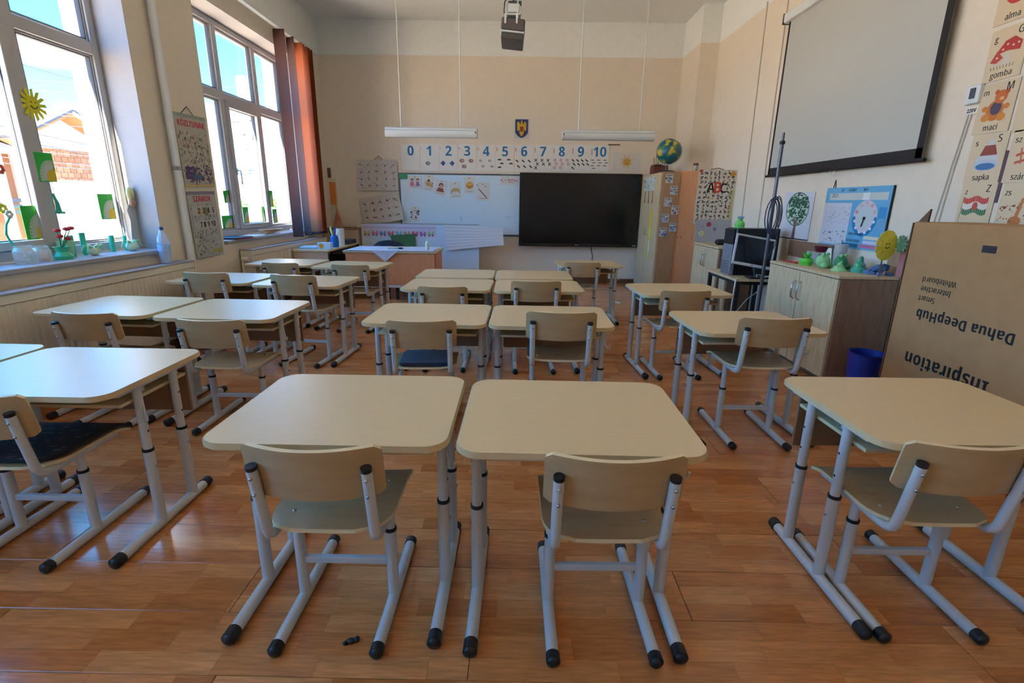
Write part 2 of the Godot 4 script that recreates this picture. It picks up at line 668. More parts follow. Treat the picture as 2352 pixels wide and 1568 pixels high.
func build_room() -> void:
	# floor: laminate boards on a screed
	var floor_ := struct_node("floor", "glossy reddish brown laminate floor of three-strip boards", "floor")
	part(floor_, "screed", bmesh(Vector3((XL + XR) / 2, -0.065, (ZB + ZF) / 2), Vector3(XR - XL + 0.4, 0.11, ZF - ZB + 0.4)), M.floor_base)
	var bw := 0.19
	var bl := 1.28
	var z := ZB
	var row := 0
	while z < ZF:
		var z1: float = minf(z + bw, ZF)
		var x: float = XL - fposmod(row * 0.47, 1.0) * bl
		while x < XR:
			var a: float = maxf(x, XL)
			var b: float = minf(x + bl, XR)
			if b - a > 0.02:
				board(floor_, a, b, z, z1, (a - x) / bl, rng.randi() % 6)
			x += bl
		z += bw
		row += 1
	# walls
	var wl := MB.new()
	var wl2 := MB.new()
	var th := XL - XO
	var xm := (XL + XO) / 2
	var zs := [ZB - 0.25]
	for w in WINDOWS:
		zs.append(w[0])
		zs.append(w[1])
	zs.append(ZF + 0.2)
	for i in range(0, zs.size(), 2):
		wl.box(Vector3(xm, BAND / 2, (zs[i] + zs[i + 1]) / 2), Vector3(th, BAND, zs[i + 1] - zs[i]))
	for w in WINDOWS:
		wl.box(Vector3(xm, SILL / 2 - 0.01, (w[0] + w[1]) / 2), Vector3(th, SILL - 0.02, w[1] - w[0]))
		wl.box(Vector3(xm, (HEAD + BAND) / 2, (w[0] + w[1]) / 2), Vector3(th, BAND - HEAD, w[1] - w[0]))
	wl2.box(Vector3(xm, (BAND + HC) / 2 + 0.1, (ZB + ZF) / 2), Vector3(th, HC - BAND + 0.2, ZF - ZB + 0.6))
	var o := struct("wall_left", wl.mesh(), M.wall, "peach plaster wall with the tall windows", "wall")
	part(o, "upper_band", wl2.mesh(), M.white_wall)
	# white lining of the window openings (reveals)
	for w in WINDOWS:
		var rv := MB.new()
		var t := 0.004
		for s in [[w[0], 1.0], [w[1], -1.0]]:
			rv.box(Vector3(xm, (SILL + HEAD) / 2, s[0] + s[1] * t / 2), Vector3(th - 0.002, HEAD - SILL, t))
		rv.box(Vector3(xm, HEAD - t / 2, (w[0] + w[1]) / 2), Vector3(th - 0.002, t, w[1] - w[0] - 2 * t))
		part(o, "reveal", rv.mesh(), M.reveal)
	o = struct("wall_back", bmesh(Vector3((XL + XR) / 2, BAND / 2, ZB - 0.1), Vector3(XR - XL, BAND, 0.2)), M.wall, "peach end wall behind the whiteboard and black display", "wall")
	part(o, "upper_band", bmesh(Vector3((XL + XR) / 2, (BAND + HC) / 2 + 0.1, ZB - 0.1), Vector3(XR - XL, HC - BAND + 0.2, 0.2)), M.white_wall)
	o = struct("wall_right", bmesh(Vector3(XR + 0.1, BAND / 2, (ZB + ZF) / 2), Vector3(0.2, BAND, ZF - ZB + 0.4)), M.wall, "peach wall carrying the projection screen", "wall")
	part(o, "upper_band", bmesh(Vector3(XR + 0.1, (BAND + HC) / 2 + 0.1, (ZB + ZF) / 2), Vector3(0.2, HC - BAND + 0.2, ZF - ZB + 0.4)), M.white_wall)
	o = struct("wall_front", bmesh(Vector3((XL + XR) / 2, BAND / 2, ZF + 0.1), Vector3(XR - XL, BAND, 0.2)), M.wall, "peach wall behind the last row of desks", "wall")
	part(o, "upper_band", bmesh(Vector3((XL + XR) / 2, (BAND + HC) / 2 + 0.1, ZF + 0.1), Vector3(XR - XL, HC - BAND + 0.2, 0.2)), M.white_wall)
	# pier in the corner
	o = struct("column", bmesh(Vector3(2.22, BAND / 2, (ZB - 6.54) / 2), Vector3(0.22, BAND, ZB * -1 - 6.54)), M.wall, "peach wall pier in the corner behind the wardrobe", "column")
	part(o, "upper_band", bmesh(Vector3(2.22, (BAND + HC) / 2, (ZB - 6.54) / 2), Vector3(0.22, HC - BAND, ZB * -1 - 6.54)), M.white_wall)
	struct("ceiling", bmesh(Vector3((XL + XR) / 2, HC + 0.1, (ZB + ZF) / 2), Vector3(XR - XL, 0.2, ZF - ZB)), M.white_wall, "plain white plaster ceiling", "ceiling")
	# baseboards
	struct("baseboard_back", bmesh(Vector3(-0.25, 0.03, ZB + 0.008), Vector3(4.72, 0.06, 0.016), 0.004), M.basebrown, "narrow brown baseboard under the whiteboard wall", "baseboard")
	struct("baseboard_right", bmesh(Vector3(XR - 0.008, 0.03, -2.17), Vector3(0.016, 0.06, 8.7), 0.004), M.basebrown, "narrow brown baseboard under the projection screen wall", "baseboard")
	struct("baseboard_left", bmesh(Vector3(XL + 0.008, 0.03, -2.5), Vector3(0.016, 0.06, 9.3), 0.004), M.basebrown, "narrow brown baseboard under the window wall", "baseboard")

func board(parent: Node, a: float, b: float, z0: float, z1: float, u0: float, pick: int) -> void:
	var m := MB.new()
	var g := 0.0006
	var bev := 0.0012
	var x0 := a + g
	var x1 := b - g
	var y := 0.0
	var w := z1 - z0
	var uu := func(p: Vector3) -> Vector2:
		return Vector2(u0 + (p.x - a) / 1.28, (pick + 0.02 + 0.96 * (p.z - z0) / 0.19) / 6.0)
	var zz0 := z0 + g
	var zz1 := z0 + w - g
	var t := [Vector3(x0 + bev, y, zz0 + bev), Vector3(x1 - bev, y, zz0 + bev), Vector3(x1 - bev, y, zz1 - bev), Vector3(x0 + bev, y, zz1 - bev)]
	var s := [Vector3(x0, y - bev, zz0), Vector3(x1, y - bev, zz0), Vector3(x1, y - bev, zz1), Vector3(x0, y - bev, zz1)]
	m.quad(t[0], t[1], t[2], t[3], Vector3.UP, uu.call(t[0]), uu.call(t[1]), uu.call(t[2]), uu.call(t[3]))
	var ns := [Vector3(0, 1, -1), Vector3(1, 1, 0), Vector3(0, 1, 1), Vector3(-1, 1, 0)]
	for i in 4:
		var k := (i + 1) % 4
		m.quad(s[i], s[k], t[k], t[i], ns[i].normalized(), uu.call(s[i]), uu.call(s[k]), uu.call(t[k]), uu.call(t[i]))
		var dn := Vector3(0, -0.009, 0)
		m.quad(s[i] + dn, s[k] + dn, s[k], s[i], (ns[i] - Vector3.UP).normalized(), uu.call(s[i]), uu.call(s[k]), uu.call(s[k]), uu.call(s[i]))
	part(parent, "floor_board", m.mesh(), M.laminate)

func build_windows() -> void:
	var names := ["tall white six-pane window with brown vertical blinds beside it", "tall white six-pane window with paper flowers on its sill", "tall white six-pane window behind the photographer"]
	for k in WINDOWS.size():
		var w: Array = WINDOWS[k]
		var root := struct_node("window_%d" % (k + 1), names[k], "window")
		var z0: float = w[0]
		var z1: float = w[1]
		var xc := -2.855
		var dp := 0.07
		var yb := SILL + 0.02
		var fr := MB.new()
		var fw := 0.055
		fr.box(Vector3(xc, (yb + HEAD) / 2, z0 + fw / 2), Vector3(dp, HEAD - yb, fw), 0.006)
		fr.box(Vector3(xc, (yb + HEAD) / 2, z1 - fw / 2), Vector3(dp, HEAD - yb, fw), 0.006)
		fr.box(Vector3(xc, HEAD - fw / 2, (z0 + z1) / 2), Vector3(dp, fw, z1 - z0 - 2 * fw), 0.006)
		fr.box(Vector3(xc, yb + fw / 2, (z0 + z1) / 2), Vector3(dp, fw, z1 - z0 - 2 * fw), 0.006)
		part(root, "frame", fr.mesh(), M.pvc)
		var tr := MB.new()
		tr.box(Vector3(xc, 2.04, (z0 + z1) / 2), Vector3(dp, 0.075, z1 - z0 - 2 * fw), 0.006)
		part(root, "transom", tr.mesh(), M.pvc)
		var mz := [z0 + 0.63, z0 + 1.34]
		for m in mz:
			part(root, "mullion", bmesh(Vector3(xc, (yb + HEAD) / 2, m), Vector3(dp - 0.004, HEAD - yb - 2 * fw, 0.075), 0.006), M.pvc)
		var cols := [z0 + fw, mz[0] - 0.0375, mz[0] + 0.0375, mz[1] - 0.0375, mz[1] + 0.0375, z1 - fw]
		for c in 3:
			for lvl in [[yb + fw, 2.04 - 0.0375], [2.04 + 0.0375, HEAD - fw]]:
				var a: float = cols[c * 2]
				var b: float = cols[c * 2 + 1]
				var y0: float = lvl[0]
				var y1: float = lvl[1]
				var opening: bool = c == 1 and lvl[0] < 1.0
				var bw := 0.05 if opening else 0.014
				var off := 0.018 if opening else 0.0
				var sash := MB.new()
				var dd := 0.06 if opening else 0.04
				sash.box(Vector3(xc + off, (y0 + y1) / 2, a + bw / 2), Vector3(dd, y1 - y0, bw), 0.005)
				sash.box(Vector3(xc + off, (y0 + y1) / 2, b - bw / 2), Vector3(dd, y1 - y0, bw), 0.005)
				sash.box(Vector3(xc + off, y0 + bw / 2, (a + b) / 2), Vector3(dd, bw, b - a - 2 * bw), 0.005)
				sash.box(Vector3(xc + off, y1 - bw / 2, (a + b) / 2), Vector3(dd, bw, b - a - 2 * bw), 0.005)
				var so := part(root, "sash" if opening else "glazing_bead", sash.mesh(), M.pvc)
				var gk := MB.new()
				var gw := 0.005
				var a2 := a + bw
				var b2 := b - bw
				var y2 := y0 + bw
				var y3 := y1 - bw
				gk.box(Vector3(xc, (y2 + y3) / 2, a2 + gw / 2), Vector3(0.03, y3 - y2, gw))
				gk.box(Vector3(xc, (y2 + y3) / 2, b2 - gw / 2), Vector3(0.03, y3 - y2, gw))
				gk.box(Vector3(xc, y2 + gw / 2, (a2 + b2) / 2), Vector3(0.03, gw, b2 - a2))
				gk.box(Vector3(xc, y3 - gw / 2, (a2 + b2) / 2), Vector3(0.03, gw, b2 - a2))
				part(so, "gasket", gk.mesh(), M.gasket)
				var g := MB.new()
				g.quad(Vector3(xc, y2, a2), Vector3(xc, y2, b2), Vector3(xc, y3, b2), Vector3(xc, y3, a2), Vector3(1, 0, 0))
				part(root, "pane", g.mesh(), M.glass)
				if opening:
					var hd := MB.new()
					hd.box(Vector3(xc + 0.055, 1.36, b - 0.025), Vector3(0.012, 0.07, 0.026), 0.004)
					hd.tube([Vector3(xc + 0.06, 1.37, b - 0.025), Vector3(xc + 0.09, 1.37, b - 0.025), Vector3(xc + 0.095, 1.35, b - 0.025), Vector3(xc + 0.095, 1.24, b - 0.025)], 0.008, 8)
					part(so, "handle", hd.mesh(), M.pvc)
		# sill board inside and metal sill outside
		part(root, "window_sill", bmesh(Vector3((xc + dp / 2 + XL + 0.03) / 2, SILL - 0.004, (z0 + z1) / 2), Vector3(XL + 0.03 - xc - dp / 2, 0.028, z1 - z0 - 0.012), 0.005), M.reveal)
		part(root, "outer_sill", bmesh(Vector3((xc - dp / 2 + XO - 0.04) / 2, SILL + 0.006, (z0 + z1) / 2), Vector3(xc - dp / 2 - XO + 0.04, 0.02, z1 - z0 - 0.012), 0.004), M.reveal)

# ------------------------------------------------------------------ outside
func build_street() -> void:
	speckled("street", c8(196, 172, 142), 0.06, 0.4, 0.95, 41)
	speckled("stucco", c8(236, 234, 230), 0.06, 1.5, 0.95, 42)
	for i in 4:
		speckled("clay_%d" % i, [c8(136, 90, 58), c8(124, 80, 50), c8(144, 98, 66), c8(130, 86, 60)][i], 0.05, 3.0, 0.9, 50 + i)
	speckled("mortar", c8(120, 108, 96), 0.05, 3.0, 0.95, 44)
	speckled("concrete", c8(136, 134, 130), 0.05, 2.0, 0.9, 45)
	plain("soffit", c8(170, 92, 46), 0.7)
	plain("fascia", c8(190, 150, 110), 0.7)
	plain("roof_tile", c8(52, 56, 64), 0.7)
	plain("red_roof", c8(160, 76, 44), 0.8)
	plain("wire", c8(40, 44, 50), 0.7)
	plain("leaf_green", c8(96, 150, 62), 0.8)
	plain("dark_glass", c8(58, 64, 78), 0.3)
	struct("ground", bmesh(Vector3(-59.55, -1.3, -20), Vector3(113, 0.2, 160)), M.street, "pale dusty street and yards beyond the windows", "ground")
	# block house under construction across the street: its gable wall runs along d, faces n
	var d := Vector3(0.24, 0, -0.9708)
	var nrm := Vector3(0.9708, 0, 0.24)
	var bas := Basis(d, Vector3.UP, nrm)
	var house := thing("brick_house", "unfinished gabled house of clay blocks across the street", "house", Vector3(-21.86, -1.2, -26.04), 0.0)
	house.basis = bas
	# local: x along the wall, y up from the street, z towards us
	var base := 1.2
	var wall_x0 := -2.35
	var wall_x1 := 1.75
	part(house, "wall", bmesh(Vector3(-0.3, (3.45 + base) / 2, -0.2), Vector3(4.1, 3.45 + base, 0.3)), M.mortar)
	part(house, "side_wall", bmesh(Vector3(1.72, (3.6 + base) / 2, -4.0), Vector3(0.3, 3.6 + base, 7.6)), M.mortar)
	var bwid := 0.30
	var bhei := 0.24
	var variants := []
	for i in 4:
		variants.append(M["clay_%d" % i])
	var full := bmesh(Vector3.ZERO, Vector3(bwid - 0.018, bhei - 0.016, 0.1), 0.006)
	var half := bmesh(Vector3.ZERO, Vector3(bwid * 0.5 - 0.018, bhei - 0.016, 0.1), 0.006)
	var ry := base + 0.55
	var r := 0
	while ry < base + 3.2:
		var bx := wall_x0 + (0.0 if r % 2 == 0 else -bwid * 0.5)
		while bx < wall_x1 - 0.02:
			var l: float = maxf(bx, wall_x0)
			var rr: float = minf(bx + bwid, wall_x1)
			var win: bool = rr > -2.0 and l < -1.45 and ry > base + 0.9 and ry < base + 2.5
			if rr - l > 0.1 and not win:
				var mi := full if rr - l > bwid * 0.8 else half
				part(house, "clay_block", mi, variants[rng.randi() % 4], at(Vector3((l + rr) / 2, ry + bhei / 2, -0.08 + rng.randf() * 0.012)))
			bx += bwid
		ry += bhei
		r += 1
	var wn := part(house, "window_opening", bmesh(Vector3(-1.72, base + 1.7, -0.06), Vector3(0.5, 1.56, 0.1)), M.dark_glass)
	part(wn, "window_frame", bmesh(Vector3(-1.99, base + 1.7, -0.02), Vector3(0.05, 1.6, 0.08)), M.pvc)
	part(house, "ring_beam", bmesh(Vector3(-0.3, base + 3.42, -0.02), Vector3(4.2, 0.3, 0.14)), M.concrete)
	var gb := MB.new()
	gb.tri(Vector3(-2.2, base + 3.55, -0.06), Vector3(1.6, base + 3.55, -0.06), Vector3(-0.35, base + 4.62, -0.06), Vector3(0, 0, 1), Vector3(0, 0, 1), Vector3(0, 0, 1))
	gb.tri(Vector3(-2.2, base + 3.55, -0.3), Vector3(1.6, base + 3.55, -0.3), Vector3(-0.35, base + 4.62, -0.3), Vector3(0, 0, -1), Vector3(0, 0, -1), Vector3(0, 0, -1))
	part(house, "gable", gb.mesh(), M.stucco)
	for sd in [-1.0, 1.0]:
		var peak := Vector3(-0.35, base + 4.92, 0)
		var eave := Vector3(-0.35 + sd * 2.45, base + 3.5, 0)
		var mid := (peak + eave) / 2
		var dir := (eave - peak).normalized()
		var up: Vector3 = Vector3(-dir.y, dir.x, 0) * sd
		var rb := Basis(dir, up, dir.cross(up))
		var ln := peak.distance_to(eave)
		var rp := part(house, "roof", bmesh(Vector3.ZERO, Vector3(ln, 0.1, 8.6), 0.01), M.roof_tile, at(mid + Vector3(0, 0.12, -3.4), rb))
		part(rp, "soffit", bmesh(Vector3(0, -0.1, 0.0), Vector3(ln - 0.04, 0.08, 8.5)), M.soffit)
		part(rp, "fascia", bmesh(Vector3(0, -0.1, 4.26), Vector3(ln, 0.22, 0.05)), M.fascia)
	# low wing on the far side of the gable
	var wing := thing("brick_annex", "low clay-block annex with a tiled porch roof beside the gabled house", "house", Vector3(-21.86, -1.2, -26.04))
	wing.basis = bas
	part(wing, "wall", bmesh(Vector3(-4.75, (2.9 + base) / 2, -0.6), Vector3(4.3, 2.9 + base, 0.3)), M.clay_1)
	part(wing, "roof", bmesh(Vector3.ZERO, Vector3(4.8, 0.12, 2.6), 0.01), M.roof_tile, at(Vector3(-4.75, base + 3.35, -0.8), Basis(Vector3(1, 0, 0), 0.35)))
	part(wing, "fascia", bmesh(Vector3(-4.75, base + 2.95, 0.42), Vector3(4.8, 0.2, 0.06)), M.fascia)
	part(wing, "post", bmesh(Vector3(-2.75, (2.9 + base) / 2, 0.2), Vector3(0.2, 2.9 + base, 0.2)), M.stucco)
	for i in 3:
		part(wing, "plank", bmesh(Vector3(-4.6, base + 0.4 + i * 0.25, 0.15), Vector3(3.4, 0.16, 0.04)), M.roof_tile)
	# white rendered garden walls
	single("garden_wall", "tall white rendered garden wall before the block house", "wall", bmesh(Vector3(-11, 0.13, -15.2), Vector3(0.25, 2.7, 5.6), 0.02), M.stucco)
	single("garden_wall", "low white garden wall running on below the power pole", "wall", bmesh(Vector3(-11, -0.25, -27.0), Vector3(0.25, 1.9, 17.6), 0.02), M.stucco)
	# concrete lattice pole
	var pole := thing("power_pole", "tapered concrete lattice power pole carrying wires", "pole", Vector3(-8.1, -1.2, -16.0))
	for sd in [-1.0, 1.0]:
		part(pole, "rail", tmesh([Vector3(sd * 0.24, 0, 0), Vector3(sd * 0.11, 5.7, 0)], 0.06, 6), M.concrete)
	for i in 12:
		var yy := 0.3 + i * 0.42
		var hw := lerpf(0.24, 0.11, yy / 5.7)
		part(pole, "rung", bmesh(Vector3(0, yy, 0), Vector3(hw * 2, 0.1, 0.1)), M.concrete)
	part(pole, "head", bmesh(Vector3(0, 5.45, 0), Vector3(0.24, 0.6, 0.14), 0.01), M.concrete)
	for i in 5:
		part(pole, "insulator", bmesh(Vector3(0.16, 4.6 - i * 0.5, 0.08), Vector3(0.1, 0.16, 0.12), 0.03), M.gasket)
	part(pole, "crossarm", bmesh(Vector3(0.2, 4.2, 0.1), Vector3(1.1, 0.07, 0.07)), M.concrete)
	var hs := [4.35, 4.12, 3.62, 3.45, 3.2, 2.9, 2.66, 2.4, 2.15, 1.95]
	for i in hs.size():
		var pts := []
		for k in 9:
			var t := k / 8.0
			pts.append(Vector3(-16.5 + t * 13.0, hs[i] - 0.25 * sin(PI * t) * (1.0 + 0.3 * (i % 3)) + 0.15 - (i % 4) * 0.03 * t, -16.1 + 0.03 * (i % 3)))
		single("overhead_wire", "thin dark overhead wire strung past the lattice power pole", "wire", tmesh(pts, 0.011, 5), M.wire, Transform3D(), "wires at the power pole")
	for q in [[0.158, 0.0], [0.072, 1.0], [0.058, 2.0]]:
		var a := Vector3(-13.2, CAM_H + q[0] * 18.5 + 0.45, -12.5)
		var b := Vector3(-10.4, CAM_H + q[0] * 18.5 - 0.25, -15.6)
		single("street_wire", "thin dark wire crossing before the gabled block house", "wire", tmesh([a, (a + b) / 2 - Vector3(0, 0.03, 0), b], 0.012, 5), M.wire, Transform3D(), "wires before the block house")
	# far roofs and greenery beyond the low wall
	var spots := [[-24.0, -43.0, 4.5, 3.2], [-17.5, -44.0, 4.5, 2.8], [-31.5, -45.0, 4.5, 3.0]]
	var lab := ["small distant house with an orange roof, partly behind the power pole", "small distant house with an orange roof, by the blinds end of the far window", "small distant house with an orange roof, nearest the block house"]
	for i in 3:
		var s: Array = spots[i]
		var fh := thing("far_house", lab[i], "house", Vector3(s[0], -1.2, s[1]), 0.5, "distant orange-roofed houses")
		part(fh, "wall", bmesh(Vector3(0, 1.2, 0), Vector3(s[2], 2.4, 4)), M.stucco)
		var rf := MB.new()
		var hx: float = s[2] / 2 + 0.3
		for sd in [-1.0, 1.0]:
			rf.quad(Vector3(-hx, 2.3, sd * 2.4), Vector3(hx, 2.3, sd * 2.4), Vector3(hx * 0.7, 2.3 + s[3] * 0.45, 0), Vector3(-hx * 0.7, 2.3 + s[3] * 0.45, 0), Vector3(0, 0.7, sd))
			rf.tri(Vector3(sd * hx, 2.3, -2.4), Vector3(sd * hx, 2.3, 2.4), Vector3(sd * hx * 0.7, 2.3 + s[3] * 0.45, 0), Vector3(sd, 0.5, 0), Vector3(sd, 0.5, 0), Vector3(sd, 0.5, 0))
		part(fh, "roof", rf.mesh(), M.red_roof)
		part(fh, "window", bmesh(Vector3(0.8, 1.4, 2.02), Vector3(0.8, 1.0, 0.05)), M.dark_glass)
	for i in 3:
		var px: float = [-12.9, -15.4, -18.2][i]
		var t := thing("garden_shrub", "light green leafy garden shrub beyond the low white wall", "shrub", Vector3(px, -1.2, -27.5 - i * 0.8), i * 1.3, "shrubs beyond the low white wall")
		part(t, "stem", tmesh([Vector3(0, 0, 0), Vector3(0.05, 1.2, 0)], 0.06, 6), M.basebrown)
		var lf := MB.new()
		var rr := RandomNumberGenerator.new()
		rr.seed = 300 + i
		for k in 260:
			var dv := Vector3(rr.randfn(), rr.randfn(), rr.randfn()).normalized() * pow(rr.randf(), 0.4)
			var c := Vector3(0, 1.75, 0) + dv * Vector3(0.9, 0.75, 0.9)
			var a := Vector3(rr.randfn(), rr.randfn(), rr.randfn()).normalized() * 0.13
			var b := a.cross(Vector3(rr.randfn(), rr.randfn(), rr.randfn()).normalized()).normalized() * 0.07
			lf.quad(c - a, c + b, c + a, c - b, a.cross(b).normalized())
		part(t, "foliage", lf.mesh(), M.leaf_green)
	# white downpipe post close to the flower window
	single("white_post", "slim white painted post standing close outside the flower window", "post", tmesh([Vector3(-4.1, -1.2, -4.12), Vector3(-4.1, 1.75, -4.12)], 0.035, 10), M.stucco)

# ------------------------------------------------------------------ desks and chairs
func shared(key: String, maker: Callable) -> Mesh:
	if not cache.has(key):
		var b := MB.new()
		maker.call(b)
		cache[key] = b.mesh()
	return cache[key]

const DX := 0.262      # legs of a desk, from its middle
func school_desk(x: float, z: float, turn: float, label: String, group: String) -> Node3D:
	var t := thing("school_desk", label, "desk", Vector3(x, 0, z), deg_to_rad(turn), group)
	part(t, "desk_top", shared("d_top", func(b): b.slab(rounded(0.30, 0.25, 0.060, 8), 0.528, 0.546, 0.004)), M.desk_top)
	part(t, "shelf", shared("d_shelf", func(b): b.box(Vector3(0, 0.467, -0.03), Vector3(0.49, 0.012, 0.32), 0.002)), M.plywood_edge)
	part(t, "modesty_panel", shared("d_panel", func(b): b.box(Vector3(0, 0.419, -0.198), Vector3(0.488, 0.204, 0.012), 0.002)), M.panel_wood)
	var bk := shared("d_bracket", func(b):
		for zz in [-0.15, 0.02]:
			b.box(Vector3(0, 0.503, zz), Vector3(0.004, 0.05, 0.02), 0.001))
	var rail := shared("d_rail", func(b): b.box(Vector3(0, 0.519, -0.012), Vector3(0.028, 0.018, 0.36), 0.003))
	var skid := shared("d_skid", func(b): b.tube([Vector3(0, 0.0175, -0.165), Vector3(0, 0.0175, 0.265)], 0.0165, 14))
	var cap := shared("d_cap", func(b):
		b.tube([Vector3(0, 0.0185, -0.002), Vector3(0, 0.0185, 0.022), Vector3(0, 0.0185, 0.03)], 0.0185, 14)
		b.ball(Vector3(0, 0.0185, 0.028), Vector3(0.0182, 0.0182, 0.008), 14, 6))
	var sleeve := shared("d_sleeve", func(b): b.tube([Vector3(0, 0.022, 0), Vector3(0, 0.29, 0)], 0.0165, 14))
	var inner := shared("d_inner", func(b): b.tube([Vector3(0, 0.27, 0), Vector3(0, 0.53, 0)], 0.0135, 14))
	var collar := shared("d_collar", func(b): b.tube([Vector3(0, 0.288, 0), Vector3(0, 0.297, 0)], 0.0178, 14))
	var screw := shared("screw", func(b): b.ball(Vector3.ZERO, Vector3(0.005, 0.005, 0.005), 8, 5))
	for sd in [-1.0, 1.0]:
		var sx: float = sd * DX
		part(t, "shelf_bracket", bk, M.white_metal, at(Vector3(sd * 0.236, 0, 0)))
		part(t, "top_rail", rail, M.white_metal, at(Vector3(sx, 0, 0)))
		var sk := part(t, "skid", skid, M.white_metal, at(Vector3(sx, 0, 0)))
		part(sk, "foot_cap", cap, M.black_plastic, at(Vector3(0, 0, 0.262)))
		part(sk, "foot_cap", cap, M.black_plastic, Transform3D(Basis(Vector3.UP, PI), Vector3(0, 0, -0.162)))
		for lz in [0.075, -0.097]:
			var lg := part(t, "leg", sleeve, M.white_metal, at(Vector3(sx, 0, lz)))
			part(lg, "inner_tube", inner, M.white_metal)
			part(lg, "collar", collar, M.black_plastic)
			part(lg, "screw", screw, M.chrome, at(Vector3(sd * 0.016, 0.235, 0)))
			part(lg, "adjusting_hole", screw, M.black_plastic, at(Vector3(sd * 0.0105, 0.36, 0)))
			part(lg, "adjusting_hole", screw, M.black_plastic, at(Vector3(sd * 0.0105, 0.43, 0)))
	part(t, "bag_hook", shared("d_hook", func(b): b.tube([Vector3(DX + 0.012, 0.452, 0.075), Vector3(DX + 0.018, 0.42, 0.08), Vector3(DX + 0.026, 0.405, 0.09), Vector3(DX + 0.036, 0.408, 0.098), Vector3(DX + 0.038, 0.424, 0.1)], 0.0035, 7)), M.white_metal)
	return t

func school_chair(x: float, z: float, turn: float, capy: float, label: String, group: String) -> Node3D:
	# x, z: middle between the two uprights; capy: height of the back tubes' ends
	var s := capy - 0.51
	var k := "_%.3f" % s
	var t := thing("school_chair", label, "chair", Vector3(x, 0, z), deg_to_rad(turn), group)
	var seat_form := func(u: float, v: float) -> Vector3:
		var zz := lerpf(-0.205, 0.138, v)
		var hw := 0.155
		if v > 0.72:
			hw = 0.155 - 0.075 * (1.0 - sqrt(maxf(0.0, 1.0 - pow((v - 0.72) / 0.28, 2.0))))
		if v < 0.06:
			hw = 0.155 - 0.012 * (1.0 - sqrt(1.0 - pow((0.06 - v) / 0.06, 2.0)))
		var xx := lerpf(-hw, hw, u)
		var yy := 0.323 + s - 0.005 * (1.0 - pow(xx / 0.155, 2.0))
		if v < 0.3:
			yy -= 0.028 * pow((0.3 - v) / 0.3, 2.0)
		if v > 0.75:
			yy += 0.008 * pow((v - 0.75) / 0.25, 2.0)
		return Vector3(xx, yy, zz)
	var back_form := func(u: float, v: float) -> Vector3:
		var hw := 0.162
		var e := minf(v, 1.0 - v) * 0.135
		if e < 0.016:
			hw -= 0.016 * (1.0 - sqrt(maxf(0.0, 1.0 - pow((0.016 - e) / 0.016, 2.0))))
		var xx := lerpf(-hw, hw, u)
		var yy := lerpf(0.428, 0.563, v) + s
		var zz := 0.190 + 0.17 * (yy - s - 0.51) - 0.044 * pow(xx / 0.162, 2.0)
		return Vector3(xx, yy, zz)
	var st := part(t, "seat", shared("c_seat" + k, func(b): b.shell(14, 16, seat_form, -0.010, 1)), M.plywood)
	part(st, "edge", shared("c_seat_edge" + k, func(b): b.shell(14, 16, seat_form, -0.010, 2)), M.plywood_edge)
	var bst := part(t, "backrest", shared("c_back" + k, func(b): b.shell(18, 12, back_form, 0.011, 1)), M.plywood)
	part(bst, "edge", shared("c_back_edge" + k, func(b): b.shell(18, 12, back_form, 0.011, 2)), M.plywood_edge)
	var skid := shared("c_skid", func(b): b.tube([Vector3(0, 0.0165, -0.222), Vector3(0, 0.0165, 0.178)], 0.0155, 14))
	var cap := shared("c_cap", func(b):
		b.tube([Vector3(0, 0.0175, -0.002), Vector3(0, 0.0175, 0.02)], 0.0175, 14)
		b.ball(Vector3(0, 0.0175, 0.019), Vector3(0.0172, 0.0172, 0.008), 14, 6))
	var sleeve := shared("c_sleeve", func(b): b.tube([Vector3(0, 0.02, 0), Vector3(0, 0.235, 0)], 0.0155, 14))
	var inner := shared("c_inner" + k, func(b): b.tube([Vector3(0, 0.22, 0), Vector3(0, 0.302 + s, 0)], 0.0128, 12))
	var collar := shared("c_collar", func(b): b.tube([Vector3(0, 0.232, 0), Vector3(0, 0.241, 0)], 0.0168, 14))
	var bt := shared("c_btube" + k, func(b):
		var y0 := 0.300 + s
		b.tube([Vector3(0, y0, -0.15), Vector3(0, y0, 0.10), Vector3(0, y0 + 0.003, 0.122), Vector3(0, y0 + 0.012, 0.137), Vector3(0, y0 + 0.028, 0.145), Vector3(0, y0 + 0.05, 0.149), Vector3(0, 0.51 + s, 0.176)], 0.0128, 12))
	var tcap := shared("c_tcap" + k, func(b): b.tube([Vector3(0, 0.508 + s, 0.1757), Vector3(0, 0.518 + s, 0.177)], 0.0132, 12))
	var screw := shared("screw", func(b): b.ball(Vector3.ZERO, Vector3(0.005, 0.005, 0.005), 8, 5))
	for sd in [-1.0, 1.0]:
		var sk := part(t, "skid", skid, M.white_metal, at(Vector3(sd * 0.127, 0, 0)))
		part(sk, "foot_cap", cap, M.black_plastic, at(Vector3(0, 0, 0.175)))
		part(sk, "foot_cap", cap, M.black_plastic, Transform3D(Basis(Vector3.UP, PI), Vector3(0, 0, -0.219)))
		var lg := part(t, "leg", sleeve, M.white_metal, at(Vector3(sd * 0.127, 0, 0)))
		part(lg, "inner_tube", inner, M.white_metal)
		part(lg, "collar", collar, M.black_plastic)
		var b := part(t, "back_tube", bt, M.white_metal, at(Vector3(sd * 0.13, 0, 0)))
		part(b, "tube_cap", tcap, M.black_plastic)
		part(b, "screw", screw, M.chrome, at(Vector3(0, 0.488 + s, 0.185)))
		part(b, "screw", screw, M.chrome, at(Vector3(0, 0.443 + s, 0.178)))
		part(t, "seat_screw", screw, M.chrome, at(Vector3(sd * 0.105, 0.319 + s, 0.055)))
		part(t, "seat_screw", screw, M.chrome, at(Vector3(sd * 0.105, 0.319 + s, -0.095)))
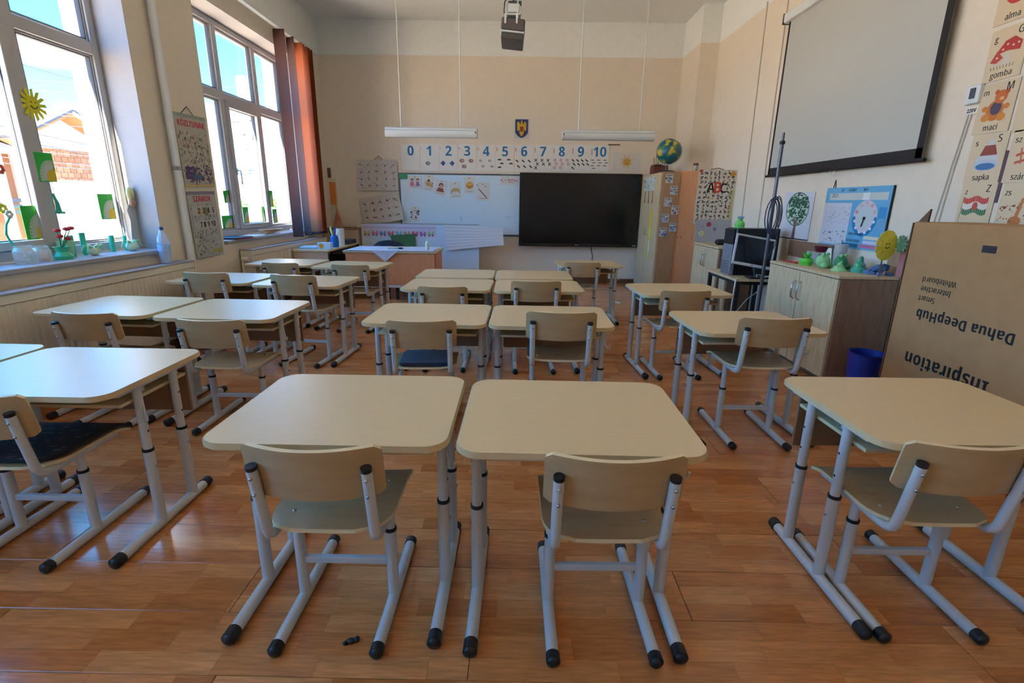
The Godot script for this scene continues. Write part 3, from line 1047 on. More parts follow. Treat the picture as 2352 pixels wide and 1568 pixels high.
	part(t, "crossbar", shared("c_cross", func(b): b.box(Vector3(0, 0.135, 0), Vector3(0.234, 0.022, 0.018), 0.004)), M.white_metal)
	return t

func build_furniture() -> void:
	var gd := "single school desks in rows"
	var gc := "school chairs at the desks"
	# x, z, turn, label
	var desks := [
		[-0.456, -1.304, 0.0, "beech school desk, window side of the centre pair in the last row"],
		[0.165, -1.278, -0.7, "beech school desk, screen side of the centre pair in the last row"],
		[1.195, -1.36, 0.6, "beech single desk beside the big cardboard box"],
		[-1.478, -1.567, 0.0, "beech school desk, aisle side of the last pair by the windows, chair with black pad"],
		[-2.095, -1.60, -1.0, "beech school desk against the radiator in the last window pair"],
		[-1.46, -2.555, -1.5, "beech school desk, aisle side of the second-last window pair, sky glare on top"],
		[-2.09, -2.60, -3.0, "beech school desk against the radiator in the second-last window pair"],
		[-1.478, -3.53, -4.0, "beech school desk, aisle side of the third window pair from the last row"],
		[-2.12, -3.61, -3.5, "beech school desk beside the white heating pipe, window side of its pair"],
		[-1.455, -4.48, -4.5, "beech school desk before the teacher's cloth-covered desk"],
		[-2.10, -4.61, -3.0, "beech school desk under the far window, first in the window column"],
		[-0.433, -2.51, -1.0, "beech school desk whose chair has a navy cushion"],
		[0.176, -2.495, -1.0, "beech school desk, screen side of the centre pair in the second-last row"],
		[-0.463, -3.46, -1.5, "beech school desk, window side of the third centre pair from the last row"],
		[0.155, -3.45, 0.8, "beech school desk, screen side of the third centre pair from the last row"],
		[-0.47, -4.01, -0.5, "chairless beech school desk, window side of the foremost centre pair"],
		[0.138, -4.0, 0.5, "chairless beech school desk, screen side of the foremost centre pair"],
		[0.69, -4.85, 1.0, "lone beech school desk under the large black display"],
		[1.13, -2.43, 3.0, "beech single desk beside the two-door oak cabinet"],
		[1.10, -3.39, 4.0, "beech single desk beside the small computer table"],
	]
	for q in desks:
		school_desk(q[0], q[1], q[2], q[3], gd)
	# x, z of the back tubes' ends, their height, turn
	var chairs := [
		[-0.460, -1.0, 0.0, 0.515, "plywood school chair at the window-side desk of the last centre pair"],
		[0.233, -0.988, 0.6, 0.51, "plywood school chair at the screen-side desk of the last centre pair"],
		[1.105, -1.075, 0.0, 0.51, "plywood school chair at the desk beside the cardboard box"],
		[-1.535, -1.27, 0.0, 0.51, "plywood school chair with a black woven pad on its seat"],
		[-1.40, -2.19, 0.0, 0.515, "plywood school chair, aisle side, second-last window pair"],
		[-2.03, -2.25, -2.0, 0.525, "plywood school chair against the radiator, second-last window pair"],
		[-1.4625, -3.22, -7.0, 0.574, "high-set plywood school chair, aisle side of the third window pair"],
		[-2.085, -3.30, -3.0, 0.569, "high-set plywood school chair at the desk beside the heating pipe"],
		[-1.39, -4.15, -2.0, 0.53, "plywood school chair at the desk before the teacher's desk"],
		[-2.01, -4.22, -3.0, 0.53, "plywood school chair at the desk under the far window"],
		[-0.433, -2.215, 4.0, 0.521, "plywood school chair with a navy cushion on its seat"],
		[0.2105, -2.20, -1.5, 0.574, "high-set plywood school chair, screen side, second-last centre pair"],
		[-0.4725, -3.165, 0.0, 0.522, "plywood school chair, window side, third centre pair from the last row"],
		[0.132, -3.155, 2.0, 0.568, "plywood school chair, screen side, third centre pair from the last row"],
		[0.605, -4.53, -4.0, 0.535, "plywood school chair at the lone desk under the black display"],
		[1.152, -2.135, 0.0, 0.575, "high-set plywood school chair at the desk beside the oak cabinet"],
		[1.072, -3.085, 3.0, 0.532, "plywood school chair at the desk beside the computer table"],
	]
	for q in chairs:
		var tr := deg_to_rad(q[2])
		var off := Vector3(0, 0, 0.176).rotated(Vector3.UP, tr)
		school_chair(q[0] - off.x, q[1] - off.z, q[2], q[3], q[4], gc)
	# seat pads
	var navy := speckled("navy_cloth", c8(52, 56, 72), 0.12, 60.0, 0.95, 61)
	navy.rim_enabled = true
	navy.rim = 0.3
	var pad := MB.new()
	pad.slab(rounded(0.125, 0.115, 0.03), 0.0, 0.018, 0.007)
	single("seat_cushion", "thin navy fabric cushion lying on a chair seat", "cushion", pad.mesh(), navy, Transform3D(Basis(Vector3.UP, deg_to_rad(4)), Vector3(-0.442, 0.336, -2.385)))
	var pp := Print.new(160, 160, c8(34, 32, 34))
	for i in 90:
		var a := Vector2(rng.randf(), rng.randf())
		pp.rect(a.x, a.y, a.x + 0.05 + rng.randf() * 0.04, a.y + 0.02, c8(84, 84, 92) if i % 3 else c8(18, 18, 20))
	var pm := printed(pp.tex(), 0.85)
	pm.texture_repeat = true
	var wp := MB.new()
	wp.shell(12, 12, func(u: float, v: float) -> Vector3:
		var zz := lerpf(-0.195, 0.12, v)
		var hw := 0.15 - (0.06 * (1.0 - sqrt(maxf(0.0, 1.0 - pow((v - 0.75) / 0.25, 2.0)))) if v > 0.75 else 0.0)
		var xx := lerpf(-hw, hw, u)
		return Vector3(xx, 0.342 - (0.028 * pow((0.3 - v) / 0.3, 2.0) if v < 0.3 else 0.0), zz), -0.011)
	single("seat_pad", "black woven pad with grey dashes lying on a chair seat", "cushion", wp.mesh(), pm, at(Vector3(-1.535, 0.0, -1.446)))
	# crumb of black rubber on the floor
	var cr := MB.new()
	cr.ball(Vector3(0, 0.006, 0), Vector3(0.012, 0.006, 0.009), 9, 6)
	cr.ball(Vector3(0.014, 0.006, -0.006), Vector3(0.008, 0.006, 0.01), 9, 6)
	cr.ball(Vector3(-0.012, 0.004, 0.006), Vector3(0.007, 0.004, 0.006), 9, 6)
	single("rubber_crumb", "small torn crumb of black rubber on the floor", "debris", cr.mesh(), M.black_plastic, at(Vector3(-0.412, 0, -1.028)))
	var sc := MB.new()
	sc.shell(4, 4, func(u: float, v: float) -> Vector3:
		return Vector3((u - 0.5) * 0.06, 0.006 + 0.012 * sin(u * 7.0) * cos(v * 5.0) + 0.012, (v - 0.5) * 0.05), 0.002)
	single("paper_scrap", "crumpled white paper scrap on the floor near the display", "paper", sc.mesh(), M.paper, at(Vector3(1.158, 0, -5.588)))
	sc = MB.new()
	sc.box(Vector3(0, 0.012, 0), Vector3(0.03, 0.024, 0.04), 0.008)
	single("rubber_stopper", "tiny black rubber stopper lying on the floor by the end wall", "debris", sc.mesh(), M.black_plastic, at(Vector3(1.37, 0, -6.94)))

# ------------------------------------------------------------------ whiteboard wall
func scribble(p: Print, n: int, cols: Array, s := 0.04, y0 := 0.0, y1 := 1.0, seed_ := 1) -> void:
	var r := RandomNumberGenerator.new()
	r.seed = seed_
	for i in n:
		var c: Color = cols[r.randi() % cols.size()]
		var a := Vector2(r.randf_range(0.04, 0.96), r.randf_range(y0, y1))
		var k := r.randi() % 3
		if k == 0:
			p.disc(a.x, a.y, s * r.randf_range(0.3, 0.7), s * r.randf_range(0.2, 0.6), c)
		elif k == 1:
			p.line(a, a + Vector2(r.randf_range(-s, s), r.randf_range(-s, s)), s * 0.3, c)
		else:
			p.rect(a.x, a.y, a.x + s * r.randf_range(0.2, 1.0), a.y + s * r.randf_range(0.1, 0.4), c)

func build_back_wall() -> void:
	var zf := ZB + 0.002
	# large black interactive display
	var tv := thing("interactive_display", "large black interactive display mounted over the whiteboard", "display", Vector3(0.857, 1.005, -7.174))
	part(tv, "mount", bmesh(Vector3(0, 0, 0.02), Vector3(0.7, 0.45, 0.04)), M.dark_metal)
	part(tv, "housing", bmesh(Vector3(0, 0, 0.068), Vector3(1.652, 0.976, 0.056), 0.008), M.tv_bezel)
	part(tv, "screen", bmesh(Vector3(0, 0.012, 0.0975), Vector3(1.61, 0.91, 0.004), 0.001), M.tv_screen)
	part(tv, "speaker_strip", bmesh(Vector3(0, -0.463, 0.0985), Vector3(1.2, 0.014, 0.004), 0.001), M.dark_metal)
	part(tv, "maker_badge", bmesh(Vector3(-0.02, -0.464, 0.1), Vector3(0.05, 0.012, 0.003)), M.chrome)
	part(tv, "badge", bmesh(Vector3(0.78, -0.464, 0.099), Vector3(0.05, 0.012, 0.003)), M.chrome)
	single("display_cable", "thin dark cable hanging from the black display", "cable", tmesh([Vector3(1.06, 0.53, -7.17), Vector3(1.065, 0.46, -7.18), Vector3(1.085, 0.38, -7.18), Vector3(1.08, 0.26, -7.18), Vector3(1.08, 0.07, -7.18)], 0.006, 6), M.black_plastic)
	# whiteboard
	var wb := thing("whiteboard", "wide pale whiteboard half hidden by the black display", "whiteboard", Vector3(-0.51, 1.058, zf))
	part(wb, "board", bmesh(Vector3(0, 0, 0.008), Vector3(2.22, 0.81, 0.016)), M.whiteboard)
	var fr := MB.new()
	for sd in [-1.0, 1.0]:
		fr.box(Vector3(0, sd * 0.405, 0.011), Vector3(2.24, 0.02, 0.022), 0.004)
		fr.box(Vector3(sd * 1.11, 0, 0.011), Vector3(0.02, 0.82, 0.022), 0.004)
	part(wb, "frame", fr.mesh(), M.grey_metal)
	for q in [["5", -0.27, -0.18, 0.07], ["12 + 1", 0.42, -0.16, 0.045]]:
		lettering(wb, "marker_writing", q[0], q[3], M.faint_ink if M.has("faint_ink") else plain("faint_ink", c8(150, 164, 176), 0.6), at(Vector3(q[1], q[2], 0.0165), Basis(Vector3(0, 0, 1), 0.1)))
	# number cards 0..10
	var shapes := [c8(90, 150, 90), c8(110, 120, 120), c8(30, 70, 140), c8(150, 110, 100), c8(150, 150, 150), c8(30, 30, 34), c8(40, 40, 50), c8(50, 46, 46), c8(190, 130, 150), c8(60, 70, 50), c8(120, 100, 90)]
	for i in 11:
		var p := Print.new(96, 128, c8(234, 230, 222))
		if i > 0:
			p.rect(0.06, 0.12, 0.10, 0.12 + 0.025 * i, c8(190, 90, 80))
		var r := RandomNumberGenerator.new()
		r.seed = 70 + i
		var colsn: int = [1, 1, 2, 2, 2, 2, 3, 3, 3, 4, 3][i]
		for k in i:
			var cx := (float(k % colsn) + 0.5 + (0.15 if (k / colsn) % 2 else -0.1)) / colsn
			var cy := 0.5 + 0.42 * (float(k / colsn) + 0.5) / ceilf(float(i) / colsn)
			var s := 0.09 if i > 3 else 0.13
			match i:
				2:
					for a in 4:
						p.disc(cx + 0.07 * cos(a * 1.57), cy + 0.05 * sin(a * 1.57), 0.06, 0.045, shapes[i])
				5:
					p.disc(cx, cy, 0.10, 0.045, shapes[i])
					p.rect(cx - 0.1, cy + 0.015, cx + 0.1, cy + 0.05, c8(234, 230, 222))
				6, 9:
					p.line(Vector2(cx - 0.07, cy - 0.04), Vector2(cx + 0.07, cy + 0.04), 0.05, shapes[i])
				7:
					p.line(Vector2(cx - 0.07, cy - 0.05), Vector2(cx + 0.07, cy + 0.05), 0.03, shapes[i])
					p.line(Vector2(cx + 0.07, cy - 0.05), Vector2(cx - 0.07, cy + 0.05), 0.03, shapes[i])
				8:
					p.disc(cx, cy, 0.08, 0.06, shapes[i])
					p.disc(cx, cy, 0.045, 0.034, c8(232, 224, 210))
				10:
					p.rect(cx - 0.09, cy - 0.012, cx + 0.09, cy + 0.02, shapes[i])
				_:
					p.disc(cx, cy, s, s * 0.6, shapes[i])
					p.disc(cx + 0.03, cy - 0.01, s * 0.5, s * 0.3, shapes[i].lightened(0.4))
		var x := -1.584 + 0.2565 * (i + 0.5)
		var card := paper("number_card", "white wall card with a large blue numeral " + ["zero and no picture", "one and a single flower", "two and two blue clovers", "three and three snails", "four and four pale snails", "five and five black umbrellas", "six and six slanted birds", "seven and seven dark crosses", "eight and eight pink rings", "nine and nine slanted leaves", "ten and ten brown fish"][i], "card", 0.249, 0.338 + 0.01 * (i % 2), printed(p.tex(), 0.5), at(Vector3(x, 1.672 + 0.0016 * i, zf)), "number cards over the whiteboard")
		lettering(card, "number", str(i), 0.165, M.blue_ink, at(Vector3(0, 0.085, 0.003)), true)
	single("wooden_stick", "short brown wooden stick beside the number ten card", "stick", tmesh([Vector3(1.215, 1.866, zf + 0.02), Vector3(1.37, 1.868, zf + 0.02)], 0.008, 6), M.basebrown)
	# sun picture
	var sp := Print.new(160, 110, c8(222, 214, 200))
	for k in 16:
		var a := TAU * k / 16
		sp.line(Vector2(0.5, 0.5) + Vector2(cos(a) * 0.13, sin(a) * 0.19), Vector2(0.5, 0.5) + Vector2(cos(a) * (0.26 if k % 2 else 0.2), sin(a) * (0.38 if k % 2 else 0.3)), 0.022, c8(200, 150, 60))
	sp.disc(0.5, 0.5, 0.135, 0.2, c8(206, 160, 60))
	sp.disc(0.46, 0.46, 0.015, 0.025, c8(120, 70, 30))
	sp.disc(0.55, 0.46, 0.015, 0.025, c8(120, 70, 30))
	sp.rect(0.45, 0.58, 0.56, 0.61, c8(150, 80, 40))
	paper("sun_picture", "white sheet with a drawn yellow sun beside the number cards", "picture", 0.37, 0.24, printed(sp.tex()), at(Vector3(1.482, 1.652, zf)))
	# coat of arms
	var co := thing("coat_of_arms", "small blue shield with a golden eagle above the number cards", "emblem", Vector3(0.046, 2.054, zf))
	var bp := Print.new(64, 80, c8(214, 212, 206))
	sheet(co, "card", 0.2, 0.245, printed(bp.tex()), Transform3D())
	var sh := PackedVector2Array()
	for q in [[-0.085, -0.115], [0.085, -0.115], [0.085, 0.05], [0.05, 0.092], [0.0, 0.118], [-0.05, 0.092], [-0.085, 0.05]]:
		sh.append(Vector2(q[0], q[1]))
	var sm := MB.new()
	sm.slab(sh, 0.0, 0.006, 0.001)
	var up := Basis(Vector3(1, 0, 0), Vector3(0, 0, 1), Vector3(0, -1, 0))
	part(co, "shield", sm.mesh(), plain("shield_blue", c8(36, 54, 110), 0.5), Transform3D(up, Vector3(0, 0, 0.003)))
	var em := MB.new()
	for poly in [[[-0.062, -0.07], [-0.045, -0.09], [-0.02, -0.06], [-0.012, -0.05], [-0.012, -0.085], [0, -0.105], [0.014, -0.085], [0.012, -0.05], [0.02, -0.06], [0.045, -0.09], [0.062, -0.07], [0.06, 0.03], [0.03, 0.02], [0.03, 0.06], [0.0, 0.1], [-0.03, 0.06], [-0.03, 0.02], [-0.06, 0.03]]]:
		var pv := PackedVector2Array()
		for q in poly:
			pv.append(Vector2(q[0], q[1]))
		em.slab(pv, 0.0, 0.003)
	part(co, "eagle", em.mesh(), plain("gold", c8(206, 166, 50), 0.45), Transform3D(up, Vector3(0, 0, 0.009)))
	part(co, "breast_shield", bmesh(Vector3(0, -0.005, 0.0135), Vector3(0.045, 0.06, 0.003), 0.001), plain("arms_red", c8(150, 56, 40), 0.5))
	# pictures clipped to the whiteboard
	var items := [
		["picture card of two children clipped to the whiteboard", -1.408, 1.35, 0.173, 0.163, 0.0, 0],
		["tilted picture card of a child with toys on the whiteboard", -1.223, 1.345, 0.14, 0.21, -0.12, 1],
		["tilted picture card of a dark haired person on the whiteboard", -1.056, 1.285, 0.16, 0.2, -0.2, 2],
		["picture card of a small wooden table on the whiteboard", -0.853, 1.258, 0.16, 0.215, 0.06, 3],
		["picture card of a round honey pot on the whiteboard", -0.657, 1.325, 0.15, 0.22, 0.04, 4],
		["picture card of a slanted pencil on the whiteboard", -0.471, 1.242, 0.18, 0.24, 0.0, 5],
		["white card with an ink drawing low on the whiteboard", -1.425, 0.93, 0.13, 0.195, -0.08, 6],
	]
	for q in items:
		var p := Print.new(80, 110, c8(222, 220, 212))
		match q[6]:
			0:
				for k in 2:
					p.disc(0.28 + 0.44 * k, 0.3, 0.13, 0.11, c8(60, 46, 50))
					p.disc(0.28 + 0.44 * k, 0.34, 0.1, 0.08, c8(226, 180, 160))
					p.poly([Vector2(0.18 + 0.44 * k, 0.44), Vector2(0.38 + 0.44 * k, 0.44), Vector2(0.46 + 0.44 * k, 0.8), Vector2(0.1 + 0.44 * k, 0.8)], [c8(206, 120, 150), c8(150, 110, 180)][k])
			1:
				p.disc(0.5, 0.36, 0.12, 0.09, c8(60, 44, 34))
				p.disc(0.5, 0.55, 0.3, 0.16, c8(204, 160, 110))
				scribble(p, 14, [c8(190, 140, 90), c8(220, 190, 150)], 0.16, 0.5, 0.78, 4)
			2:
				p.disc(0.5, 0.34, 0.2, 0.15, c8(70, 44, 34))
				p.disc(0.52, 0.38, 0.14, 0.11, c8(206, 156, 120))
				p.poly([Vector2(0.3, 0.52), Vector2(0.72, 0.52), Vector2(0.85, 0.78), Vector2(0.18, 0.78)], c8(150, 80, 60))
			3:
				p.disc(0.5, 0.5, 0.34, 0.12, c8(206, 170, 110))
				p.line(Vector2(0.2, 0.5), Vector2(0.14, 0.72), 0.05, c8(120, 70, 40))
				p.line(Vector2(0.8, 0.5), Vector2(0.86, 0.72), 0.05, c8(120, 70, 40))
			4:
				p.disc(0.5, 0.52, 0.33, 0.2, c8(190, 130, 50))
				p.disc(0.5, 0.46, 0.26, 0.1, c8(226, 176, 90))
			5:
				p.line(Vector2(0.16, 0.36), Vector2(0.8, 0.86), 0.05, c8(90, 40, 44))
				scribble(p, 8, [c8(150, 150, 160)], 0.08, 0.1, 0.25, 9)
			6:
				scribble(p, 26, [c8(60, 62, 80), c8(120, 124, 140)], 0.16, 0.2, 0.8, 12)
		p.rect(0.2, 0.88, 0.8, 0.91, c8(150, 146, 140))
		var o := paper("picture_card", q[0], "card", q[3], q[4], printed(p.tex()), at(Vector3(q[1], q[2], zf + 0.017), Basis(Vector3(0, 0, 1), q[5])), "picture cards on the whiteboard")
		part(o, "magnet", bmesh(Vector3(0, q[4] * 0.4, 0.006), Vector3(0.012, 0.012, 0.008), 0.003), M.ink)
	var stp := Print.new(128, 80, c8(220, 218, 214))
	scribble(stp, 40, [c8(206, 70, 90), c8(210, 130, 150), c8(120, 150, 120)], 0.09, 0.5, 0.82, 15)
	scribble(stp, 10, [c8(150, 170, 190)], 0.08, 0.05, 0.3, 16)
	paper("train_picture", "white strip with a small red train at the display edge", "picture", 0.25, 0.15, printed(stp.tex()), at(Vector3(-0.105, 1.408, zf + 0.017)))
	paper("green_tag", "little green paper tag at the whiteboard corner", "paper", 0.11, 0.072, plain("tag_green", c8(70, 160, 110), 0.6), at(Vector3(-1.566, 1.428, zf + 0.023)))
	# two word charts at the window end of the whiteboard
	var pa := Print.new(256, 190, c8(212, 204, 194))
	scribble(pa, 420, [c8(140, 134, 128), c8(160, 152, 146), c8(178, 170, 160)], 0.025, 0.05, 0.97, 20)
	for j in 4:
		for i in 5:
			scribble_at(pa, Vector2(0.1 + 0.2 * i, 0.18 + 0.22 * j), 0.035, [c8(60, 60, 64), c8(110, 100, 100)], 30 + j * 5 + i)
	var ch := paper("word_chart", "grey chart of small letters and pictures hung level by the whiteboard", "poster", 0.557, 0.40, printed(pa.tex(), 0.75), at(Vector3(-1.92, 1.437, zf + 0.02)), "letter charts by the whiteboard", M.old_paper)
	part(ch, "hanging_cord", tmesh([Vector3(-0.03, 0.2, 0), Vector3(0.03, 0.25, 0), Vector3(0.08, 0.2, 0)], 0.003, 5), M.wire)
	var pb := Print.new(256, 180, c8(208, 198, 186))
	scribble(pb, 320, [c8(150, 142, 136), c8(170, 160, 150)], 0.025, 0.05, 0.97, 21)
	for j in 3:
		for i in 5:
			scribble_at(pb, Vector2(0.12 + 0.19 * i, 0.25 + 0.27 * j), 0.045, [c8(50, 48, 52), c8(110, 100, 110), c8(120, 90, 90)], 60 + j * 5 + i)
	var bm := MB.new()
	bm.shell(14, 8, func(u: float, v: float) -> Vector3:
		var p := lerp(lerp(Vector2(-2.132, 0.802), Vector2(-1.567, 0.857), u), lerp(Vector2(-2.196, 1.119), Vector2(-1.646, 1.236), u), v) as Vector2
		return Vector3(p.x, p.y - 0.02 * sin(PI * u) * (1.0 - v), zf + 0.02 + 0.06 * pow(1.0 - v, 2.0) * (0.4 + u)), 0.002)
	single("word_chart", "grey chart of letters hanging askew with a curled lower edge", "poster", bm.mesh(), printed(pb.tex(), 0.75), Transform3D(), "letter charts by the whiteboard")
	# low pale board standing on the floor, train pictures along its top
	var lb := thing("low_board", "pale blue board standing on the floor behind the teacher's desk", "board", Vector3(-1.31, 0, -6.93))
	part(lb, "panel", bmesh(Vector3(0, 0.4, 0), Vector3(1.6, 0.8, 0.03), 0.004), M.low_board)
	var tp := Print.new(512, 90, c8(212, 206, 224))
	tp.rect(0, 0.22, 1, 0.28, c8(170, 164, 190))
	for k in 9:
		var x0 := 0.03 + k * 0.107
		var tc: Color = [c8(196, 176, 130), c8(206, 120, 130), c8(120, 140, 190), c8(206, 110, 110), c8(130, 170, 190), c8(190, 150, 110), c8(206, 90, 110), c8(170, 110, 180), c8(150, 190, 150)][k]
		tp.rect(x0, 0.55, x0 + 0.085, 0.82, tc)
		tp.disc(x0 + 0.02, 0.86, 0.012, 0.07, c8(90, 80, 90))
		tp.disc(x0 + 0.065, 0.86, 0.012, 0.07, c8(90, 80, 90))
		tp.disc(x0 + 0.045, 0.62, 0.014, 0.08, tc.lightened(0.5))
	scribble(tp, 120, [c8(180, 150, 190), c8(230, 220, 240)], 0.02, 0.3, 0.5, 33)
	sheet(lb, "train_strip", 1.02, 0.16, printed(tp.tex()), at(Vector3(-0.29, 0.71, 0.0155)))
	part(lb, "edge_trim", bmesh(Vector3(0, 0.803, 0), Vector3(1.61, 0.012, 0.036), 0.003), M.reveal)
	# staves sheet
	var sv := MB.new()
	sv.shell(8, 4, func(u: float, v: float) -> Vector3:
		var p := lerp(lerp(Vector2(-0.945, 0.46), Vector2(-0.173, 0.545), u), lerp(Vector2(-0.99, 0.80), Vector2(-0.187, 0.765), u), v) as Vector2
		return Vector3(p.x, p.y, -6.875 - 0.02 * v), 0.006)
	var svp := Print.new(256, 128, c8(222, 226, 232))
	for k in 7:
		svp.rect(0.0, 0.1 + 0.13 * k, 1.0, 0.115 + 0.13 * k, c8(120, 126, 136))
	single("music_board", "white sheet ruled with staff lines leaning before the whiteboard", "board", sv.mesh(), printed(svp.tex()))
	# hanging lamps
	for q in [[-1.037, 1.893, -1.396, -0.685, "hanging white lamp with hook end above the word charts side"], [1.0735, 1.887, 0.718, 1.442, "hanging white lamp above the black display"]]:
		var l := thing("ceiling_lamp", q[4], "lamp", Vector3(q[0], q[1], -6.4), 0.0, "hanging tube lamps before the whiteboard")
		var lm := MB.new()
		var prof := PackedVector2Array([Vector2(-0.05, -0.055), Vector2(0.05, -0.055), Vector2(0.05, 0.02), Vector2(0.03, 0.055), Vector2(-0.03, 0.055), Vector2(-0.05, 0.02)])
		lm.x = Transform3D(Basis(Vector3(0, 0, 1), Vector3(1, 0, 0), Vector3(0, 1, 0)), Vector3.ZERO)
		lm.slab(prof, -0.548, 0.548, 0.003)
		part(l, "housing", lm.mesh(), M.lamp_white)
		part(l, "seam", bmesh(Vector3(0, 0.02, 0.0505), Vector3(1.09, 0.003, 0.002)), M.grey_metal)
		part(l, "end_clip", bmesh(Vector3(0.53 if q[0] < 0 else -0.53, 0.0, 0.052), Vector3(0.012, 0.02, 0.006), 0.002), M.black_plastic)
		for wx in [q[2], q[3]]:
			part(l, "suspension_rod", tmesh([Vector3(wx - q[0], 0.05, 0), Vector3(wx - q[0], HC - q[1], 0)], 0.0065, 8), M.lamp_white)

func scribble_at(p: Print, a: Vector2, s: float, cols: Array, seed_: int) -> void:
	var r := RandomNumberGenerator.new()
	r.seed = seed_
	for i in 4:
		var c: Color = cols[r.randi() % cols.size()]
		var o := a + Vector2(r.randf_range(-s, s), r.randf_range(-s, s)) * 0.6
		if i % 2:
			p.disc(o.x, o.y, s * 0.5, s * 0.4, c)
		else:
			p.line(o, o + Vector2(r.randf_range(-s, s), r.randf_range(-s, s)) * 1.6, s * 0.35, c)

# ------------------------------------------------------------------ projection-screen wall
func build_screen_wall() -> void:
	var R := on_right()
	# projection screen
	var sc := thing("projection_screen", "pulled-down projection screen with black borders", "screen", Vector3(XR - 0.045, 0, -3.915))
	part(sc, "cloth", bmesh(Vector3(0, 1.985, 0), Vector3(0.003, 1.23, 1.79)), M.screen_cloth)
	var bd := MB.new()
	bd.box(Vector3(-0.003, 1.99, -0.885), Vector3(0.003, 1.23, 0.024))
	bd.box(Vector3(-0.003, 1.99, 0.872), Vector3(0.003, 1.23, 0.05))
	bd.box(Vector3(-0.003, 1.398, 0), Vector3(0.003, 0.062, 1.79))
	part(sc, "border", bd.mesh(), M.screen_black)
	part(sc, "bottom_bar", tmesh([Vector3(-0.002, 1.362, -0.925), Vector3(-0.002, 1.362, 0.925)], 0.011, 10), M.screen_black)
	part(sc, "case", bmesh(Vector3(0.004, 2.64, 0), Vector3(0.075, 0.08, 1.9), 0.012), M.lamp_white)
	part(sc, "case_cap", bmesh(Vector3(0.004, 2.64, -0.955), Vector3(0.08, 0.085, 0.012), 0.004), M.grey_metal)
	part(sc, "pull_loop", tmesh([Vector3(-0.004, 1.352, 0.05), Vector3(-0.004, 1.32, 0.06), Vector3(-0.004, 1.32, 0.1), Vector3(-0.004, 1.352, 0.11)], 0.004, 6), M.lamp_white)
	# surface cable ducts
	single("cable_duct", "thin cable duct running up the wall beyond the projection screen", "cable", tmesh([Vector3(XR - 0.006, 0.75, -5.33), Vector3(XR - 0.006, 2.95, -5.39)], 0.005, 6), M.old_paper)
	single("cable_duct", "thin cable duct running up the wall along the screen edge", "cable", tmesh([Vector3(XR - 0.006, 0.72, -4.95), Vector3(XR - 0.006, 3.3, -4.99)], 0.005, 6), M.old_paper)
	for i in 2:
		single("wall_wire", "thin grey wire drooping down from the wall switch", "wire", tmesh([Vector3(XR - 0.005, 1.57, -2.80 - i * 0.02), Vector3(XR - 0.006, 1.3, -2.83 - i * 0.02), Vector3(XR - 0.005, 0.9, -2.86 - i * 0.035)], 0.0028, 5), M.old_paper, Transform3D(), "wires below the wall switch")
	# wall switch
	var sw := thing("wall_switch", "small wall switch box with a 220V label", "switch", Vector3(XR, 1.66, -2.805))
	part(sw, "box", bmesh(Vector3(-0.012, 0, 0), Vector3(0.024, 0.09, 0.085), 0.006), M.lamp_white)
	part(sw, "rocker", bmesh(Vector3(-0.027, 0.005, 0.005), Vector3(0.008, 0.05, 0.03), 0.003), M.grey_metal)
	part(sw, "voltage_plate", bmesh(Vector3(-0.004, -0.075, 0.0), Vector3(0.004, 0.035, 0.075)), M.paper)
	lettering(sw, "voltage", "220V", 0.024, M.ink, Transform3D(R, Vector3(-0.0065, -0.075, 0.0)), true)
	# alphabet cards
	var cards := [
		["a", "A", "alma", 0], ["g", "G", "gomba", 1], ["m", "M", "maci", 2], ["s", "S", "sapka", 3], ["z", "Z", "", 4],
		["n", "N", "nap", 5], ["sz", "Sz", "szánkó", 6], ["zs", "Zs", "", 7]]
	var lab := ["cream alphabet card with a red apple and the word alma", "cream alphabet card with red toadstools and the word gomba", "cream alphabet card with an orange teddy bear", "cream alphabet card with a bobble hat", "cream alphabet card with a red, white and green flag", "cream alphabet card starting na, beside the teddy bear card", "cream alphabet card with a sledge", "cream alphabet card with a giraffe"]
	var pos := [[-2.70, 2.075], [-2.688, 1.82], [-2.672, 1.578], [-2.655, 1.343], [-2.648, 1.11], [-2.458, 1.566], [-2.437, 1.337], [-2.42, 1.10]]
	for i in 8:
		var p := alphabet_print(cards[i][3])
		var o := paper("alphabet_card", lab[i], "card", 0.197, 0.233, printed(p.tex(), 0.45), Transform3D(R * Basis(Vector3(0, 0, 1), [0.0, 0.01, -0.01, 0.0, 0.0, 0.02, -0.015, -0.03][i]), Vector3(XR - 0.003, pos[i][1], pos[i][0])), "alphabet cards on the wall", M.cream_paper)
		if i != 0:
			lettering(o, "small_letter", cards[i][0], 0.036, M.ink, at(Vector3(-0.066, 0.075, 0.003)))
			lettering(o, "capital_letter", cards[i][1], 0.046, M.ink, at(Vector3(0.055, 0.088, 0.003)))
		if cards[i][2] != "":
			lettering(o, "word", cards[i][2], 0.036, M.ink, at(Vector3(0, -0.09, 0.003)))
	single("wall_strip", "dull purple card strip behind the alphabet cards", "card", bmesh(Vector3(XR - 0.002, 1.25, -2.548), Vector3(0.003, 0.24, 0.03)), plain("dull_purple", c8(96, 78, 88), 0.7))
	# tree picture
	var tp := Print.new(140, 150, c8(212, 214, 222))
	tp.disc(0.5, 0.36, 0.38, 0.34, c8(196, 212, 190))
	var r := RandomNumberGenerator.new()
	r.seed = 5
	for i in 150:
		var a := r.randf() * TAU
		var k := sqrt(r.randf())
		tp.disc(0.5 + 0.37 * k * cos(a), 0.36 + 0.33 * k * sin(a), 0.02 + 0.012 * r.randf(), 0.018, c8(24, 78, 56))
